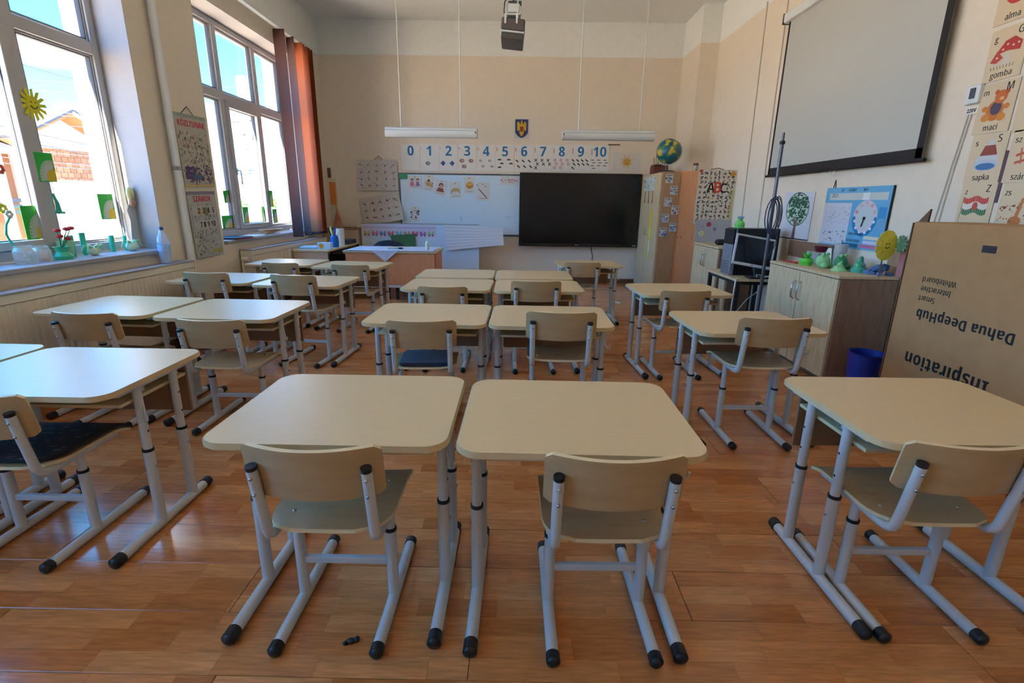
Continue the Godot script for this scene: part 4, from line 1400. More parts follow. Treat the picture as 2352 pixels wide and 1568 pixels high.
	for q in [[0.32, 0.44], [0.66, 0.46], [0.52, 0.24], [0.72, 0.2], [0.3, 0.2]]:
		for i in 26:
			var a := r.randf() * TAU
			var k := sqrt(r.randf())
			tp.disc(q[0] + 0.11 * k * cos(a), q[1] + 0.1 * k * sin(a), 0.025, 0.022, c8(22, 84, 58))
	for i in 60:
		var a := TAU * i / 60.0
		tp.line(Vector2(0.5 + 0.385 * cos(a), 0.36 + 0.345 * sin(a)), Vector2(0.5 + 0.385 * cos(a + 0.11), 0.36 + 0.345 * sin(a + 0.11)), 0.016, c8(24, 66, 54))
	tp.poly([Vector2(0.47, 0.6), Vector2(0.53, 0.6), Vector2(0.55, 0.98), Vector2(0.44, 0.98)], c8(120, 84, 84))
	tp.line(Vector2(0.5, 0.7), Vector2(0.4, 0.56), 0.03, c8(120, 84, 84))
	tp.line(Vector2(0.5, 0.68), Vector2(0.58, 0.55), 0.03, c8(120, 84, 84))
	var to := paper("tree_picture", "white sheet with a green fingerprint tree above the cabinet", "picture", 0.44, 0.38, printed(tp.tex()), Transform3D(R, Vector3(XR - 0.003, 1.025, -4.30)))
	part(to, "edge_tape", bmesh(Vector3(0, -0.185, 0.004), Vector3(0.44, 0.008, 0.003)), M.ink)
	# weather calendar
	var cp := calendar_print()
	var cal := paper("weather_calendar", "blue and white weather calendar board with a dial", "poster", 0.69, 0.41, printed(cp.tex(), 0.35), Transform3D(R, Vector3(XR - 0.004, 1.03, -3.58)))
	part(cal, "edge_strip", bmesh(Vector3(0.347, 0, 0.003), Vector3(0.012, 0.41, 0.006)), M.ink)
	part(cal, "hanging_cord", tmesh([Vector3(-0.28, 0.2, 0), Vector3(-0.265, 0.26, 0), Vector3(-0.25, 0.2, 0)], 0.003, 5), M.wire)
	lettering(cal, "heading", "ÉV        HÓNAP           NAP", 0.024, M.ink, at(Vector3(-0.03, 0.185, 0.003)))
	lettering(cal, "year", "2025", 0.034, M.grey_metal, at(Vector3(-0.235, 0.150, 0.003)))
	part(cal, "pointer", bmesh(Vector3(0.125, 0.0, 0.006), Vector3(0.02, 0.02, 0.006), 0.002), M.ink, Transform3D(Basis(), Vector3(0, 0, 0)))
	part(cal, "pointer", tmesh([Vector3(0.125, 0.0, 0.006), Vector3(0.11, -0.055, 0.006)], 0.004, 6), M.ink)
	# tall wardrobe by the end wall
	var wd := thing("wardrobe", "tall light oak wardrobe with a yellow strip on its doors", "wardrobe", Vector3(1.80, 0, -6.675))
	part(wd, "carcass", bmesh(Vector3(0.01, 0.737, 0), Vector3(0.2, 1.475, 0.98), 0.003), M.brown_panel)
	for sd in [-1.0, 1.0]:
		var dr := part(wd, "door", bmesh(Vector3(-0.1, 0.745, sd * 0.246), Vector3(0.02, 1.44, 0.482), 0.003), M.oak)
		part(dr, "handle", tmesh([Vector3(-0.112, 0.72, sd * 0.05), Vector3(-0.13, 0.725, sd * 0.05), Vector3(-0.13, 0.795, sd * 0.05), Vector3(-0.112, 0.8, sd * 0.05)], 0.005, 7), M.chrome)
	var side := part(wd, "side_panel", bmesh(Vector3(0.012, 0.737, 0.496), Vector3(0.2, 1.475, 0.012), 0.002), M.brown_panel)
	side.set_meta("label", "brown side panel with taped cards")
	var oc := thing("orange_cabinet", "tall plain orange-brown cupboard between wardrobe and pier", "cupboard", Vector3(2.11, 0, -6.36))
	part(oc, "carcass", bmesh(Vector3(0, 0.745, -0.01), Vector3(0.395, 1.485, 0.31), 0.003), M.orange_panel)
	part(oc, "door", bmesh(Vector3(0, 0.745, 0.155), Vector3(0.39, 1.47, 0.018), 0.003), M.orange_panel)
	for dx in [-0.155, -0.115]:
		part(oc, "knob", bmesh(Vector3(dx, 0.72, 0.168), Vector3(0.012, 0.012, 0.012), 0.004), M.basebrown)
	# cards taped to the wardrobe side
	var cl := [[1.765, 1.415], [1.83, 1.285], [1.77, 1.15], [1.865, 1.06], [1.755, 0.965], [1.86, 0.86], [1.745, 0.80], [1.81, 1.02]]
	var cb := [c8(120, 130, 150), c8(130, 140, 160), c8(120, 136, 170), c8(150, 120, 160), c8(110, 130, 170), c8(90, 130, 180), c8(70, 76, 170), c8(130, 136, 150)]
	var cn := ["topmost grey picture card on the wardrobe side", "grey picture card below the topmost on the wardrobe side", "blue-grey picture card upper on the wardrobe side", "pinkish picture card at the edge of the wardrobe side", "blue-grey picture card mid-way on the wardrobe side", "light blue picture card low on the wardrobe side", "lowest deep blue picture card on the wardrobe side", "small grey picture card in the middle of the wardrobe side"]
	for i in 7:
		var p := Print.new(64, 64, c8(206, 206, 204))
		p.rect(0.08, 0.08, 0.92, 0.2, c8(120, 110, 116))
		scribble(p, 30, [cb[i], cb[i].lightened(0.3), cb[i].darkened(0.35)], 0.22, 0.3, 0.9, 90 + i)
		paper("note_card", cn[i], "card", 0.086, 0.1, printed(p.tex()), at(Vector3(cl[i][0] + 0.02, cl[i][1] - 0.02, -6.171)), "cards taped to the wardrobe side")
	# papers and strip on the wardrobe doors (they face the window wall)
	var L := Basis(Vector3(0, 0, 1), Vector3(0, 1, 0), Vector3(-1, 0, 0))
	for i in 3:
		var p := Print.new(48, 64, c8(210, 216, 208))
		scribble(p, 20, [c8(110, 170, 130), c8(90, 120, 160), c8(150, 150, 150)], 0.2, 0.1, 0.9, 120 + i)
		var o := paper("tag_sheet", "small greenish tag sheet with strings on the wardrobe door", "card", 0.17, 0.17, printed(p.tex()), Transform3D(L, Vector3(1.688, 1.35, -6.86 + i * 0.185)), "tag sheets on the wardrobe door")
		part(o, "string", tmesh([Vector3(0, -0.085, 0.002), Vector3(0.005, -0.2, 0.002)], 0.003, 5), M.basebrown)
		part(o, "bead", bmesh(Vector3(0.005, -0.215, 0.004), Vector3(0.025, 0.035, 0.006), 0.003), M.basebrown)
	var ys := thing("yellow_strip", "long yellow and white paper strip on the wardrobe door", "strip", Vector3(1.688, 0.80, -6.48))
	part(ys, "yellow_top", bmesh(Vector3(0, 0.13, 0), Vector3(0.003, 0.2, 0.1)), plain("yellow_paper", c8(236, 200, 60), 0.6))
	part(ys, "yellow_middle", bmesh(Vector3(-0.001, -0.05, 0.0), Vector3(0.003, 0.16, 0.11)), plain("lemon_paper", c8(236, 224, 90), 0.6))
	part(ys, "white_tail", bmesh(Vector3(-0.001, -0.2, 0.02), Vector3(0.003, 0.16, 0.06)), M.paper)
	part(ys, "yellow_tail", bmesh(Vector3(-0.001, -0.24, -0.03), Vector3(0.003, 0.24, 0.045)), M.lemon_paper)
	# globe, basket, jar on top
	globe(Vector3(1.80, 1.475, -6.35))
	var bk := thing("brown_basket", "small reddish brown basket on the wardrobe beside the globe", "basket", Vector3(1.80, 1.475, -6.78))
	var bb := MB.new()
	bb.box(Vector3(0, 0.05, 0), Vector3(0.15, 0.1, 0.2), 0.008)
	part(bk, "body", bb.mesh(), plain("redbrown", c8(120, 66, 52), 0.7))
	for i in 7:
		part(bk, "twig", tmesh([Vector3(-0.05 + i * 0.017, 0.09, 0.02 * (i % 3)), Vector3(-0.06 + i * 0.02, 0.2 + 0.02 * (i % 2), 0.03 * (i % 3))], 0.004, 5), M.redbrown)
	part(bk, "lid_board", bmesh(Vector3(-0.03, 0.105, 0.11), Vector3(0.12, 0.012, 0.26), 0.002), M.brown_panel)
	var jr := thing("glass_jar", "small dark-lidded glass jar on the orange cupboard", "jar", Vector3(2.12, 1.4875, -6.3))
	var jb := MB.new()
	jb.lathe([Vector2(0.0, 0.0), Vector2(0.03, 0.0), Vector2(0.032, 0.01), Vector2(0.032, 0.06), Vector2(0.026, 0.07)], 14)
	part(jr, "body", jb.mesh(), plain("jar_grey", c8(170, 165, 150), 0.2))
	jb = MB.new()
	jb.lathe([Vector2(0.029, 0.066), Vector2(0.031, 0.07), Vector2(0.031, 0.092), Vector2(0.0, 0.094)], 14)
	part(jr, "lid", jb.mesh(), plain("brown_lid", c8(92, 66, 50), 0.5))
	# ABC chart hung square to the wall, on the end panel of the small cabinet
	var ap := Print.new(220, 310, c8(216, 204, 184))
	var cols := [c8(46, 44, 46), c8(60, 56, 60), c8(150, 60, 50), c8(90, 80, 110), c8(150, 120, 80), c8(80, 90, 70), c8(120, 116, 112)]
	for j in 11:
		for i in 8:
			scribble_at(ap, Vector2(0.09 + 0.118 * i, 0.06 + 0.088 * j), 0.042, cols, 200 + j * 8 + i)
	ap.rect(0.34, 0.26, 0.78, 0.38, c8(216, 204, 184))
	ap.disc(0.06, 0.03, 0.05, 0.03, c8(190, 70, 50))
	ap.disc(0.9, 0.07, 0.07, 0.05, c8(216, 150, 50))
	ap.rect(0.93, 0.35, 0.985, 0.98, c8(196, 190, 110))
	var abc := paper("alphabet_chart", "busy ABC picture chart hanging beside the wardrobe", "poster", 0.405, 0.56, printed(ap.tex(), 0.5), at(Vector3(2.125, 1.185, -5.60), Basis(Vector3(0, 0, 1), -0.01)), "", M.cream_paper)
	lettering(abc, "letter_a", "A", 0.13, M.ink, at(Vector3(-0.055, 0.095, 0.003)), true)
	lettering(abc, "letter_b", "B", 0.15, plain("orange_ink", c8(206, 66, 36), 0.6), at(Vector3(0.012, 0.098, 0.004)), true)
	lettering(abc, "letter_c", "C", 0.13, M.ink, at(Vector3(0.076, 0.092, 0.003)), true)
	part(abc, "hanging_cord", tmesh([Vector3(-0.08, 0.28, 0), Vector3(0.0, 0.295, 0), Vector3(0.06, 0.28, 0)], 0.004, 5), M.basebrown)
	# small oak cabinet with a decorated panel
	oak_cabinet(1.95, -5.60, -4.90, 0.71, "light oak two-door cabinet behind the computer tower")
	var dp := thing("decorated_panel", "grey board with paper flowers standing on the far oak cabinet", "board", Vector3(2.13, 0.711, -5.57))
	part(dp, "panel", bmesh(Vector3(0, 0.12, 0), Vector3(0.37, 0.24, 0.01)), plain("grey_board", c8(176, 172, 174), 0.6))
	for q in [[-0.05, 0.19, 0.022, c8(176, 50, 64)], [-0.12, 0.09, 0.026, c8(226, 222, 160)], [0.02, 0.14, 0.016, c8(140, 120, 160)], [-0.12, 0.17, 0.014, c8(150, 160, 170)]]:
		var fm := MB.new()
		for k in 6:
			fm.ball(Vector3(q[0] + cos(k * 1.05) * q[2] * 0.7, q[1] + sin(k * 1.05) * q[2] * 0.7, 0.008), Vector3(q[2] * 0.5, q[2] * 0.5, 0.004), 8, 5)
		part(dp, "paper_flower", fm.mesh(), plain("pf%d" % int(q[1] * 100), q[3], 0.7))
	single("black_bowl", "small black dish on the far oak cabinet", "dish", bmesh(Vector3(2.09, 0.74, -5.2), Vector3(0.11, 0.058, 0.08), 0.02), M.black_plastic)
	single("white_ring", "white paper ring beside the black dish", "paper", tmesh(ring_pts(Vector3(2.13, 0.745, -5.12), 0.033, 16), 0.006, 6), M.paper)
	# computer table, tower, monitor
	var tb := thing("computer_table", "small table with black metal legs under the computer", "table", Vector3(2.06, 0, -4.435))
	part(tb, "table_top", bmesh(Vector3(0, 0.51, 0), Vector3(0.51, 0.022, 0.68), 0.003), M.oak)
	for q in [[-0.22, 0.3], [0.22, 0.3], [-0.22, -0.3], [0.22, -0.3]]:
		part(tb, "leg", bmesh(Vector3(q[0], 0.25, q[1]), Vector3(0.032, 0.498, 0.032), 0.003), M.dark_metal)
	part(tb, "apron", bmesh(Vector3(-0.22, 0.485, 0), Vector3(0.024, 0.03, 0.57)), M.dark_metal)
	part(tb, "apron", bmesh(Vector3(0, 0.485, 0.3), Vector3(0.41, 0.03, 0.024)), M.dark_metal)
	part(tb, "side_board", bmesh(Vector3(-0.17, 0.25, -0.12), Vector3(0.02, 0.46, 0.13)), M.oak)
	var tw := thing("computer_tower", "black and silver computer tower standing on the small table", "computer", Vector3(2.03, 0.522, -4.41))
	part(tw, "case", bmesh(Vector3(0.01, 0.197, 0), Vector3(0.37, 0.394, 0.19), 0.006), plain("case_black", c8(20, 20, 24), 0.3))
	part(tw, "front_panel", bmesh(Vector3(-0.185, 0.13, 0), Vector3(0.026, 0.26, 0.19), 0.006), plain("silver", c8(150, 154, 162), 0.35, 0.3))
	part(tw, "drive_bay", bmesh(Vector3(-0.185, 0.325, 0), Vector3(0.024, 0.125, 0.186), 0.004), M.dark_metal)
	for i in 6:
		part(tw, "vent_slot", bmesh(Vector3(-0.1985, 0.02 + i * 0.018, 0), Vector3(0.003, 0.006, 0.16)), M.grey_metal)
	part(tw, "bright_edge", bmesh(Vector3(-0.17, 0.197, 0.096), Vector3(0.01, 0.39, 0.004)), M.silver)
	var bt := thing("green_bottle_craft", "small green craft bottle on the computer tower", "craft", Vector3(1.93, 0.916, -4.45))
	var bm := MB.new()
	bm.lathe([Vector2(0, 0), Vector2(0.04, 0), Vector2(0.042, 0.03), Vector2(0.034, 0.05), Vector2(0.02, 0.058), Vector2(0.02, 0.075), Vector2(0.0, 0.078)], 14)
	part(bt, "body", bm.mesh(), plain("fresh_green", c8(120, 214, 110), 0.5))
	part(bt, "cap", bmesh(Vector3(0, 0.085, 0), Vector3(0.05, 0.02, 0.03), 0.006), plain("pale_blue", c8(150, 190, 214), 0.5))
	monitor()
	var cable := [Vector3(1.82, 0.525, -4.12), Vector3(1.80, 0.50, -4.09), Vector3(1.795, 0.3, -4.09), Vector3(1.80, 0.1, -4.09), Vector3(1.86, 0.02, -4.12)]
	single("white_cable", "white cable hanging down the leg of the computer table", "cable", tmesh(cable, 0.005, 6), M.paper)
	single("white_cable", "white cable slung diagonally under the computer table", "cable", tmesh([Vector3(1.9, 0.15, -4.3), Vector3(2.03, 0.3, -4.35), Vector3(2.2, 0.42, -4.4)], 0.004, 6), M.paper)
	# metal pole with a coil of cable
	var pl := thing("metal_pole", "tall grey metal pole with a cable coil standing by the oak cabinet", "pole", Vector3(1.965, 0, -3.985))
	part(pl, "shaft", tmesh([Vector3(0, 0.01, 0), Vector3(0, 1.56, 0)], 0.0125, 12), M.grey_metal)
	part(pl, "tip", tmesh([Vector3(0, 1.55, 0), Vector3(0, 1.625, 0)], 0.009, 10), M.grey_metal)
	part(pl, "clamp", bmesh(Vector3(0, 1.555, 0), Vector3(0.034, 0.03, 0.034), 0.008), M.dark_metal)
	part(pl, "foot", tmesh([Vector3(0, 0, 0), Vector3(0, 0.02, 0)], 0.06, 14), M.dark_metal)
	var coil := MB.new()
	for k in 6:
		var pts := []
		for i in 15:
			var a := TAU * i / 14.0
			pts.append(Vector3((0.045 + 0.008 * sin(k * 2.1)) * sin(a) + 0.01 * (k - 2.5) * 0.5, 1.03 + (0.12 + 0.012 * (k % 3)) * cos(a), 0.014 + 0.006 * k))
		coil.tube(pts, 0.0036, 6, false)
	part(pl, "cable_coil", coil.mesh(), plain("cable_blue", c8(58, 64, 96), 0.5))
	part(pl, "cable_tail", tmesh([Vector3(0.04, 0.97, 0.03), Vector3(0.055, 0.92, 0.03), Vector3(0.06, 0.80, 0.0), Vector3(0.04, 0.72, -0.03)], 0.0036, 6), M.cable_blue)
	# large oak cabinet and crafts on it
	oak_cabinet(1.94, -3.86, -3.01, 0.70, "light oak two-door cabinet topped with green paper crafts")
	crafts()
	# cardboard box of the display
	carton()
	# blue bin
	var bn := MB.new()
	bn.lathe([Vector2(0.0, 0.004), Vector2(0.085, 0.0), Vector2(0.115, 0.29), Vector2(0.12, 0.3), Vector2(0.112, 0.3), Vector2(0.082, 0.012), Vector2(0.0, 0.012)], 20)
	single("waste_bin", "blue plastic waste bin between oak cabinet and cardboard box", "bin", bn.mesh(), plain("bin_blue", c8(28, 52, 150), 0.35), at(Vector3(2.085, 0, -2.84), Basis().scaled(Vector3(0.85, 0.92, 0.85))))

func ring_pts(c: Vector3, r: float, n: int) -> Array:
	var p := []
	for i in n + 1:
		p.append(c + Vector3(cos(TAU * i / n) * r, sin(TAU * i / n) * r, 0))
	return p

func oak_cabinet(x0: float, z0: float, z1: float, h: float, label: String) -> void:
	var ln := z1 - z0
	var t := thing("oak_cabinet", label, "cabinet", Vector3((x0 + XR) / 2, 0, (z0 + z1) / 2), 0.0, "low oak cabinets")
	var dp := XR - 0.03 - x0
	part(t, "carcass", bmesh(Vector3(0.0, (h + 0.03) / 2 - 0.01, 0), Vector3(dp - 0.04, h - 0.06, ln - 0.03)), M.oak_side)
	part(t, "top", bmesh(Vector3(-0.012, h - 0.009, 0), Vector3(dp, 0.018, ln), 0.002), M.oak)
	for sd in [-1.0, 1.0]:
		part(t, "side_panel", bmesh(Vector3(0.0, (h - 0.02) / 2, sd * (ln / 2 - 0.009)), Vector3(dp - 0.024, h - 0.02, 0.018), 0.002), M.oak_side)
		var dr := part(t, "door", bmesh(Vector3(-dp / 2 + 0.0, (h - 0.02) / 2 + 0.025, sd * (ln / 4 - 0.002)), Vector3(0.018, h - 0.075, ln / 2 - 0.012), 0.002), M.oak)
		var hz: float = sd * 0.035
		part(dr, "handle", tmesh([Vector3(-dp / 2 - 0.008, h - 0.09, hz), Vector3(-dp / 2 - 0.03, h - 0.105, hz), Vector3(-dp / 2 - 0.033, h - 0.16, hz), Vector3(-dp / 2 - 0.03, h - 0.205, hz), Vector3(-dp / 2 - 0.008, h - 0.22, hz)], 0.006, 8), M.chrome)
	part(t, "plinth", bmesh(Vector3(0.02, 0.025, 0), Vector3(dp - 0.08, 0.05, ln - 0.04)), M.oak_side)

func globe(p: Vector3) -> void:
	var g := thing("globe", "school globe with blue-green seas on the wardrobe", "globe", p)
	var im := Print.new(256, 128, c8(20, 96, 112))
	var f := FastNoiseLite.new()
	f.seed = 4
	f.frequency = 0.9
	f.fractal_octaves = 4
	for j in 128:
		for i in 256:
			var a := PI * j / 128.0
			var b := TAU * i / 256.0
			var d := Vector3(sin(a) * cos(b), cos(a), sin(a) * sin(b))
			var nz := f.get_noise_3dv(d * 1.4)
			if nz > 0.06:
				im.im.set_pixel(i, j, c8(206, 170, 70) if nz > 0.2 else c8(92, 140, 66))
			elif absf(d.y) > 0.93:
				im.im.set_pixel(i, j, c8(206, 210, 206))
	var b := MB.new()
	b.ball(Vector3.ZERO, Vector3.ONE * 0.145, 32, 20)
	part(g, "sphere", b.mesh(), printed(im.tex(), 0.3), Transform3D(Basis(Vector3(0, 0, 1), -0.41) * Basis(Vector3.UP, 2.2), Vector3(0, 0.235, 0)))
	var arc := []
	for i in 15:
		var a := deg_to_rad(-115.0 + i * 13.0) - 0.41
		arc.append(Vector3(cos(a) * 0.158, sin(a) * 0.158 + 0.235, 0))
	part(g, "meridian_arm", tmesh(arc, 0.005, 7), M.lamp_white)
	part(g, "stand", tmesh([Vector3(0.0, 0.01, 0), Vector3(-0.005, 0.08, 0)], 0.012, 8), M.dark_metal)
	var bs := MB.new()
	bs.lathe([Vector2(0, 0), Vector2(0.1, 0), Vector2(0.095, 0.012), Vector2(0.03, 0.025), Vector2(0, 0.026)], 20)
	part(g, "base", bs.mesh(), M.dark_metal)

func monitor() -> void:
	# leans askew against the tower
	var t := thing("flat_monitor", "silver-framed flat monitor leaning askew against the tower", "monitor", Vector3(2.02, 0.5225, -4.16))
	var b := Basis(Vector3(0, 0, 1), -0.16) * Basis(Vector3(1, 0, 0), -0.22)
	var c := Vector3(-0.07, 0.215, 0.0)
	var x := Transform3D(b, c)
	var fr := MB.new()
	var w := 0.335
	var h := 0.25
	for sd in [-1.0, 1.0]:
		fr.box(Vector3(0, sd * (h / 2 - 0.008 - (0.004 if sd < 0 else 0.0)), 0), Vector3(w, 0.016 + (0.008 if sd < 0 else 0.0), 0.02), 0.004)
		fr.box(Vector3(sd * (w / 2 - 0.008), 0, 0), Vector3(0.016, h - 0.02, 0.02), 0.004)
	part(t, "bezel", fr.mesh(), M.silver_bezel if M.has("silver_bezel") else plain("silver_bezel", c8(206, 208, 212), 0.35), x)
	part(t, "screen", bmesh(Vector3(0, 0.004, -0.002), Vector3(w - 0.028, h - 0.036, 0.012)), M.tv_screen, x)
	part(t, "back_shell", bmesh(Vector3(0, 0, -0.025), Vector3(w - 0.03, h - 0.03, 0.035), 0.012), M.dark_metal, x)
	part(t, "logo_dot", bmesh(Vector3(0, -h / 2 + 0.012, 0.011), Vector3(0.014, 0.008, 0.002)), M.chrome, x)
	part(t, "stand_tube", tmesh([Vector3(-0.06, 0.16, -0.03), Vector3(-0.03, 0.012, 0.0)], 0.014, 8), M.dark_metal)
	part(t, "stand_foot", bmesh(Vector3(-0.02, 0.007, 0.01), Vector3(0.16, 0.014, 0.1), 0.004), M.dark_metal)
	var pts := []
	for i in 13:
		var a := TAU * i / 12.0
		pts.append(Vector3(0.03 + 0.07 * cos(a), 0.02 + 0.012 * sin(a * 2.0), 0.035 + 0.03 * sin(a)))
	part(t, "cable", tmesh(pts, 0.004, 6), M.lamp_white)

func alphabet_print(k: int) -> Print:
	var p := Print.new(118, 140, c8(222, 200, 164))
	match k:
		0:
			p.disc(0.5, 0.42, 0.32, 0.26, c8(196, 62, 54))
			p.disc(0.4, 0.34, 0.1, 0.08, c8(214, 96, 84))
			p.line(Vector2(0.5, 0.2), Vector2(0.55, 0.1), 0.03, c8(90, 60, 30))
		1:
			p.rect(0.46, 0.5, 0.62, 0.74, c8(214, 204, 190))
			p.rect(0.28, 0.56, 0.38, 0.74, c8(214, 204, 190))
			p.poly([Vector2(0.2, 0.5), Vector2(0.44, 0.26), Vector2(0.66, 0.22), Vector2(0.88, 0.34), Vector2(0.86, 0.5), Vector2(0.55, 0.46)], c8(190, 60, 50))
			p.poly([Vector2(0.12, 0.62), Vector2(0.26, 0.42), Vector2(0.46, 0.58), Vector2(0.3, 0.66)], c8(196, 74, 62))
			for q in [[0.5, 0.34], [0.66, 0.38], [0.78, 0.36], [0.4, 0.42], [0.28, 0.55]]:
				p.disc(q[0], q[1], 0.03, 0.022, c8(228, 206, 190))
			for i in 8:
				p.line(Vector2(0.2 + 0.08 * i, 0.78), Vector2(0.17 + 0.085 * i, 0.72), 0.015, c8(80, 80, 50))
		2:
			p.disc(0.5, 0.56, 0.24, 0.2, c8(206, 120, 50))
			p.disc(0.52, 0.52, 0.15, 0.13, c8(84, 74, 96))
			p.disc(0.6, 0.3, 0.17, 0.13, c8(206, 110, 50))
			p.disc(0.46, 0.2, 0.06, 0.05, c8(190, 90, 40))
			p.disc(0.74, 0.22, 0.06, 0.05, c8(190, 90, 40))
			p.disc(0.62, 0.34, 0.06, 0.04, c8(230, 180, 120))
			p.disc(0.28, 0.68, 0.12, 0.08, c8(214, 140, 60))
			p.disc(0.72, 0.7, 0.12, 0.08, c8(214, 140, 60))
			p.disc(0.22, 0.5, 0.08, 0.06, c8(214, 130, 60))
			p.disc(0.8, 0.5, 0.08, 0.06, c8(214, 130, 60))
		3:
			p.disc(0.56, 0.2, 0.09, 0.08, c8(206, 206, 206))
			p.poly([Vector2(0.42, 0.24), Vector2(0.7, 0.24), Vector2(0.82, 0.48), Vector2(0.3, 0.48)], c8(150, 70, 60))
			p.poly([Vector2(0.3, 0.44), Vector2(0.82, 0.44), Vector2(0.88, 0.62), Vector2(0.2, 0.62)], c8(206, 208, 210))
			p.disc(0.54, 0.64, 0.34, 0.12, c8(190, 200, 212))
			p.disc(0.54, 0.67, 0.27, 0.075, c8(70, 120, 170))
		4:
			for i in 24:
				var x := 0.14 + 0.03 * i
				var o := 0.03 * sin(i * 0.4)
				p.rect(x, 0.3 + o, x + 0.032, 0.42 + o, c8(206, 60, 50))
				p.rect(x, 0.42 + o, x + 0.032, 0.54 + o, c8(226, 222, 212))
				p.rect(x, 0.54 + o, x + 0.032, 0.66 + o, c8(50, 110, 74))
			p.disc(0.5, 0.48, 0.08, 0.09, c8(196, 80, 70))
			p.line(Vector2(0.13, 0.28), Vector2(0.1, 0.9), 0.02, c8(160, 130, 90))
		5:
			p.disc(0.6, 0.5, 0.25, 0.22, c8(60, 84, 130))
		6:
			p.line(Vector2(0.2, 0.62), Vector2(0.85, 0.5), 0.05, c8(196, 90, 60))
			p.line(Vector2(0.2, 0.48), Vector2(0.85, 0.34), 0.05, c8(196, 90, 60))
			for i in 4:
				p.line(Vector2(0.3 + i * 0.15, 0.34), Vector2(0.36 + i * 0.15, 0.64), 0.04, c8(206, 110, 70))
		7:
			p.line(Vector2(0.5, 0.78), Vector2(0.56, 0.36), 0.09, c8(196, 120, 60))
			p.disc(0.5, 0.72, 0.16, 0.09, c8(196, 120, 60))
			p.disc(0.6, 0.32, 0.07, 0.05, c8(196, 120, 60))
			for i in 4:
				p.line(Vector2(0.38 + i * 0.075, 0.76), Vector2(0.35 + i * 0.09, 0.98), 0.04, c8(190, 110, 56))
			scribble(p, 30, [c8(130, 66, 34)], 0.06, 0.4, 0.76, 8)
	return p

func calendar_print() -> Print:
	var p := Print.new(280, 166, c8(110, 178, 214))
	p.rect(0.07, 0.10, 0.95, 0.22, c8(206, 210, 204))
	p.rect(0.60, 0.10, 0.70, 0.22, c8(236, 238, 236))
	p.rect(0.0, 0.26, 0.46, 0.97, c8(214, 214, 222))
	scribble(p, 260, [c8(150, 150, 176), c8(170, 166, 190), c8(190, 160, 180), c8(130, 140, 150)], 0.02, 0.32, 0.62, 7)
	scribble(p, 70, [c8(110, 120, 126), c8(150, 150, 160)], 0.035, 0.72, 0.95, 8)
	p.rect(0.46, 0.7, 1.0, 1.0, c8(110, 178, 214))
	for i in 8:
		p.disc(0.04, 0.3 + 0.05 * i, 0.006, 0.01, c8(206, 90, 80))
	p.disc(0.68, 0.48, 0.17, 0.27, c8(214, 206, 214))
	for i in 34:
		var a := PI * i / 33.0
		p.disc(0.68 + 0.155 * cos(a), 0.50 + 0.26 * sin(a), 0.022, 0.035, c8(34, 128, 186))
	p.disc(0.68, 0.49, 0.1, 0.165, c8(206, 214, 212))
	for i in 6:
		var a := PI * (i + 0.4) / 5.8
		p.disc(0.68 + 0.142 * cos(a), 0.50 + 0.235 * sin(a), 0.018, 0.03, c8(232, 236, 240))
	for i in 5:
		var a := -PI * (i + 0.5) / 5.0
		p.disc(0.68 + 0.135 * cos(a), 0.47 + 0.215 * sin(a), 0.022, 0.036, [c8(206, 190, 160), c8(214, 160, 170), c8(220, 180, 190), c8(190, 200, 170), c8(214, 150, 140)][i])
	p.rect(0.86, 0.32, 0.97, 0.5, c8(60, 150, 206))
	p.rect(0.40, 0.92, 0.66, 0.98, c8(34, 110, 146))
	p.rect(0.68, 0.92, 0.93, 0.98, c8(206, 120, 150))
	for i in 8:
		p.rect(0.49 + 0.026 * i, 0.745, 0.505 + 0.026 * i, 0.785, c8(50, 70, 84))
		p.rect(0.47 + 0.026 * i, 0.855, 0.485 + 0.026 * i, 0.9, c8(50, 70, 84))
	p.rect(0.72, 0.78, 0.93, 0.84, c8(226, 222, 200))
	p.rect(0.72, 0.85, 0.93, 0.91, c8(214, 210, 226))
	return p

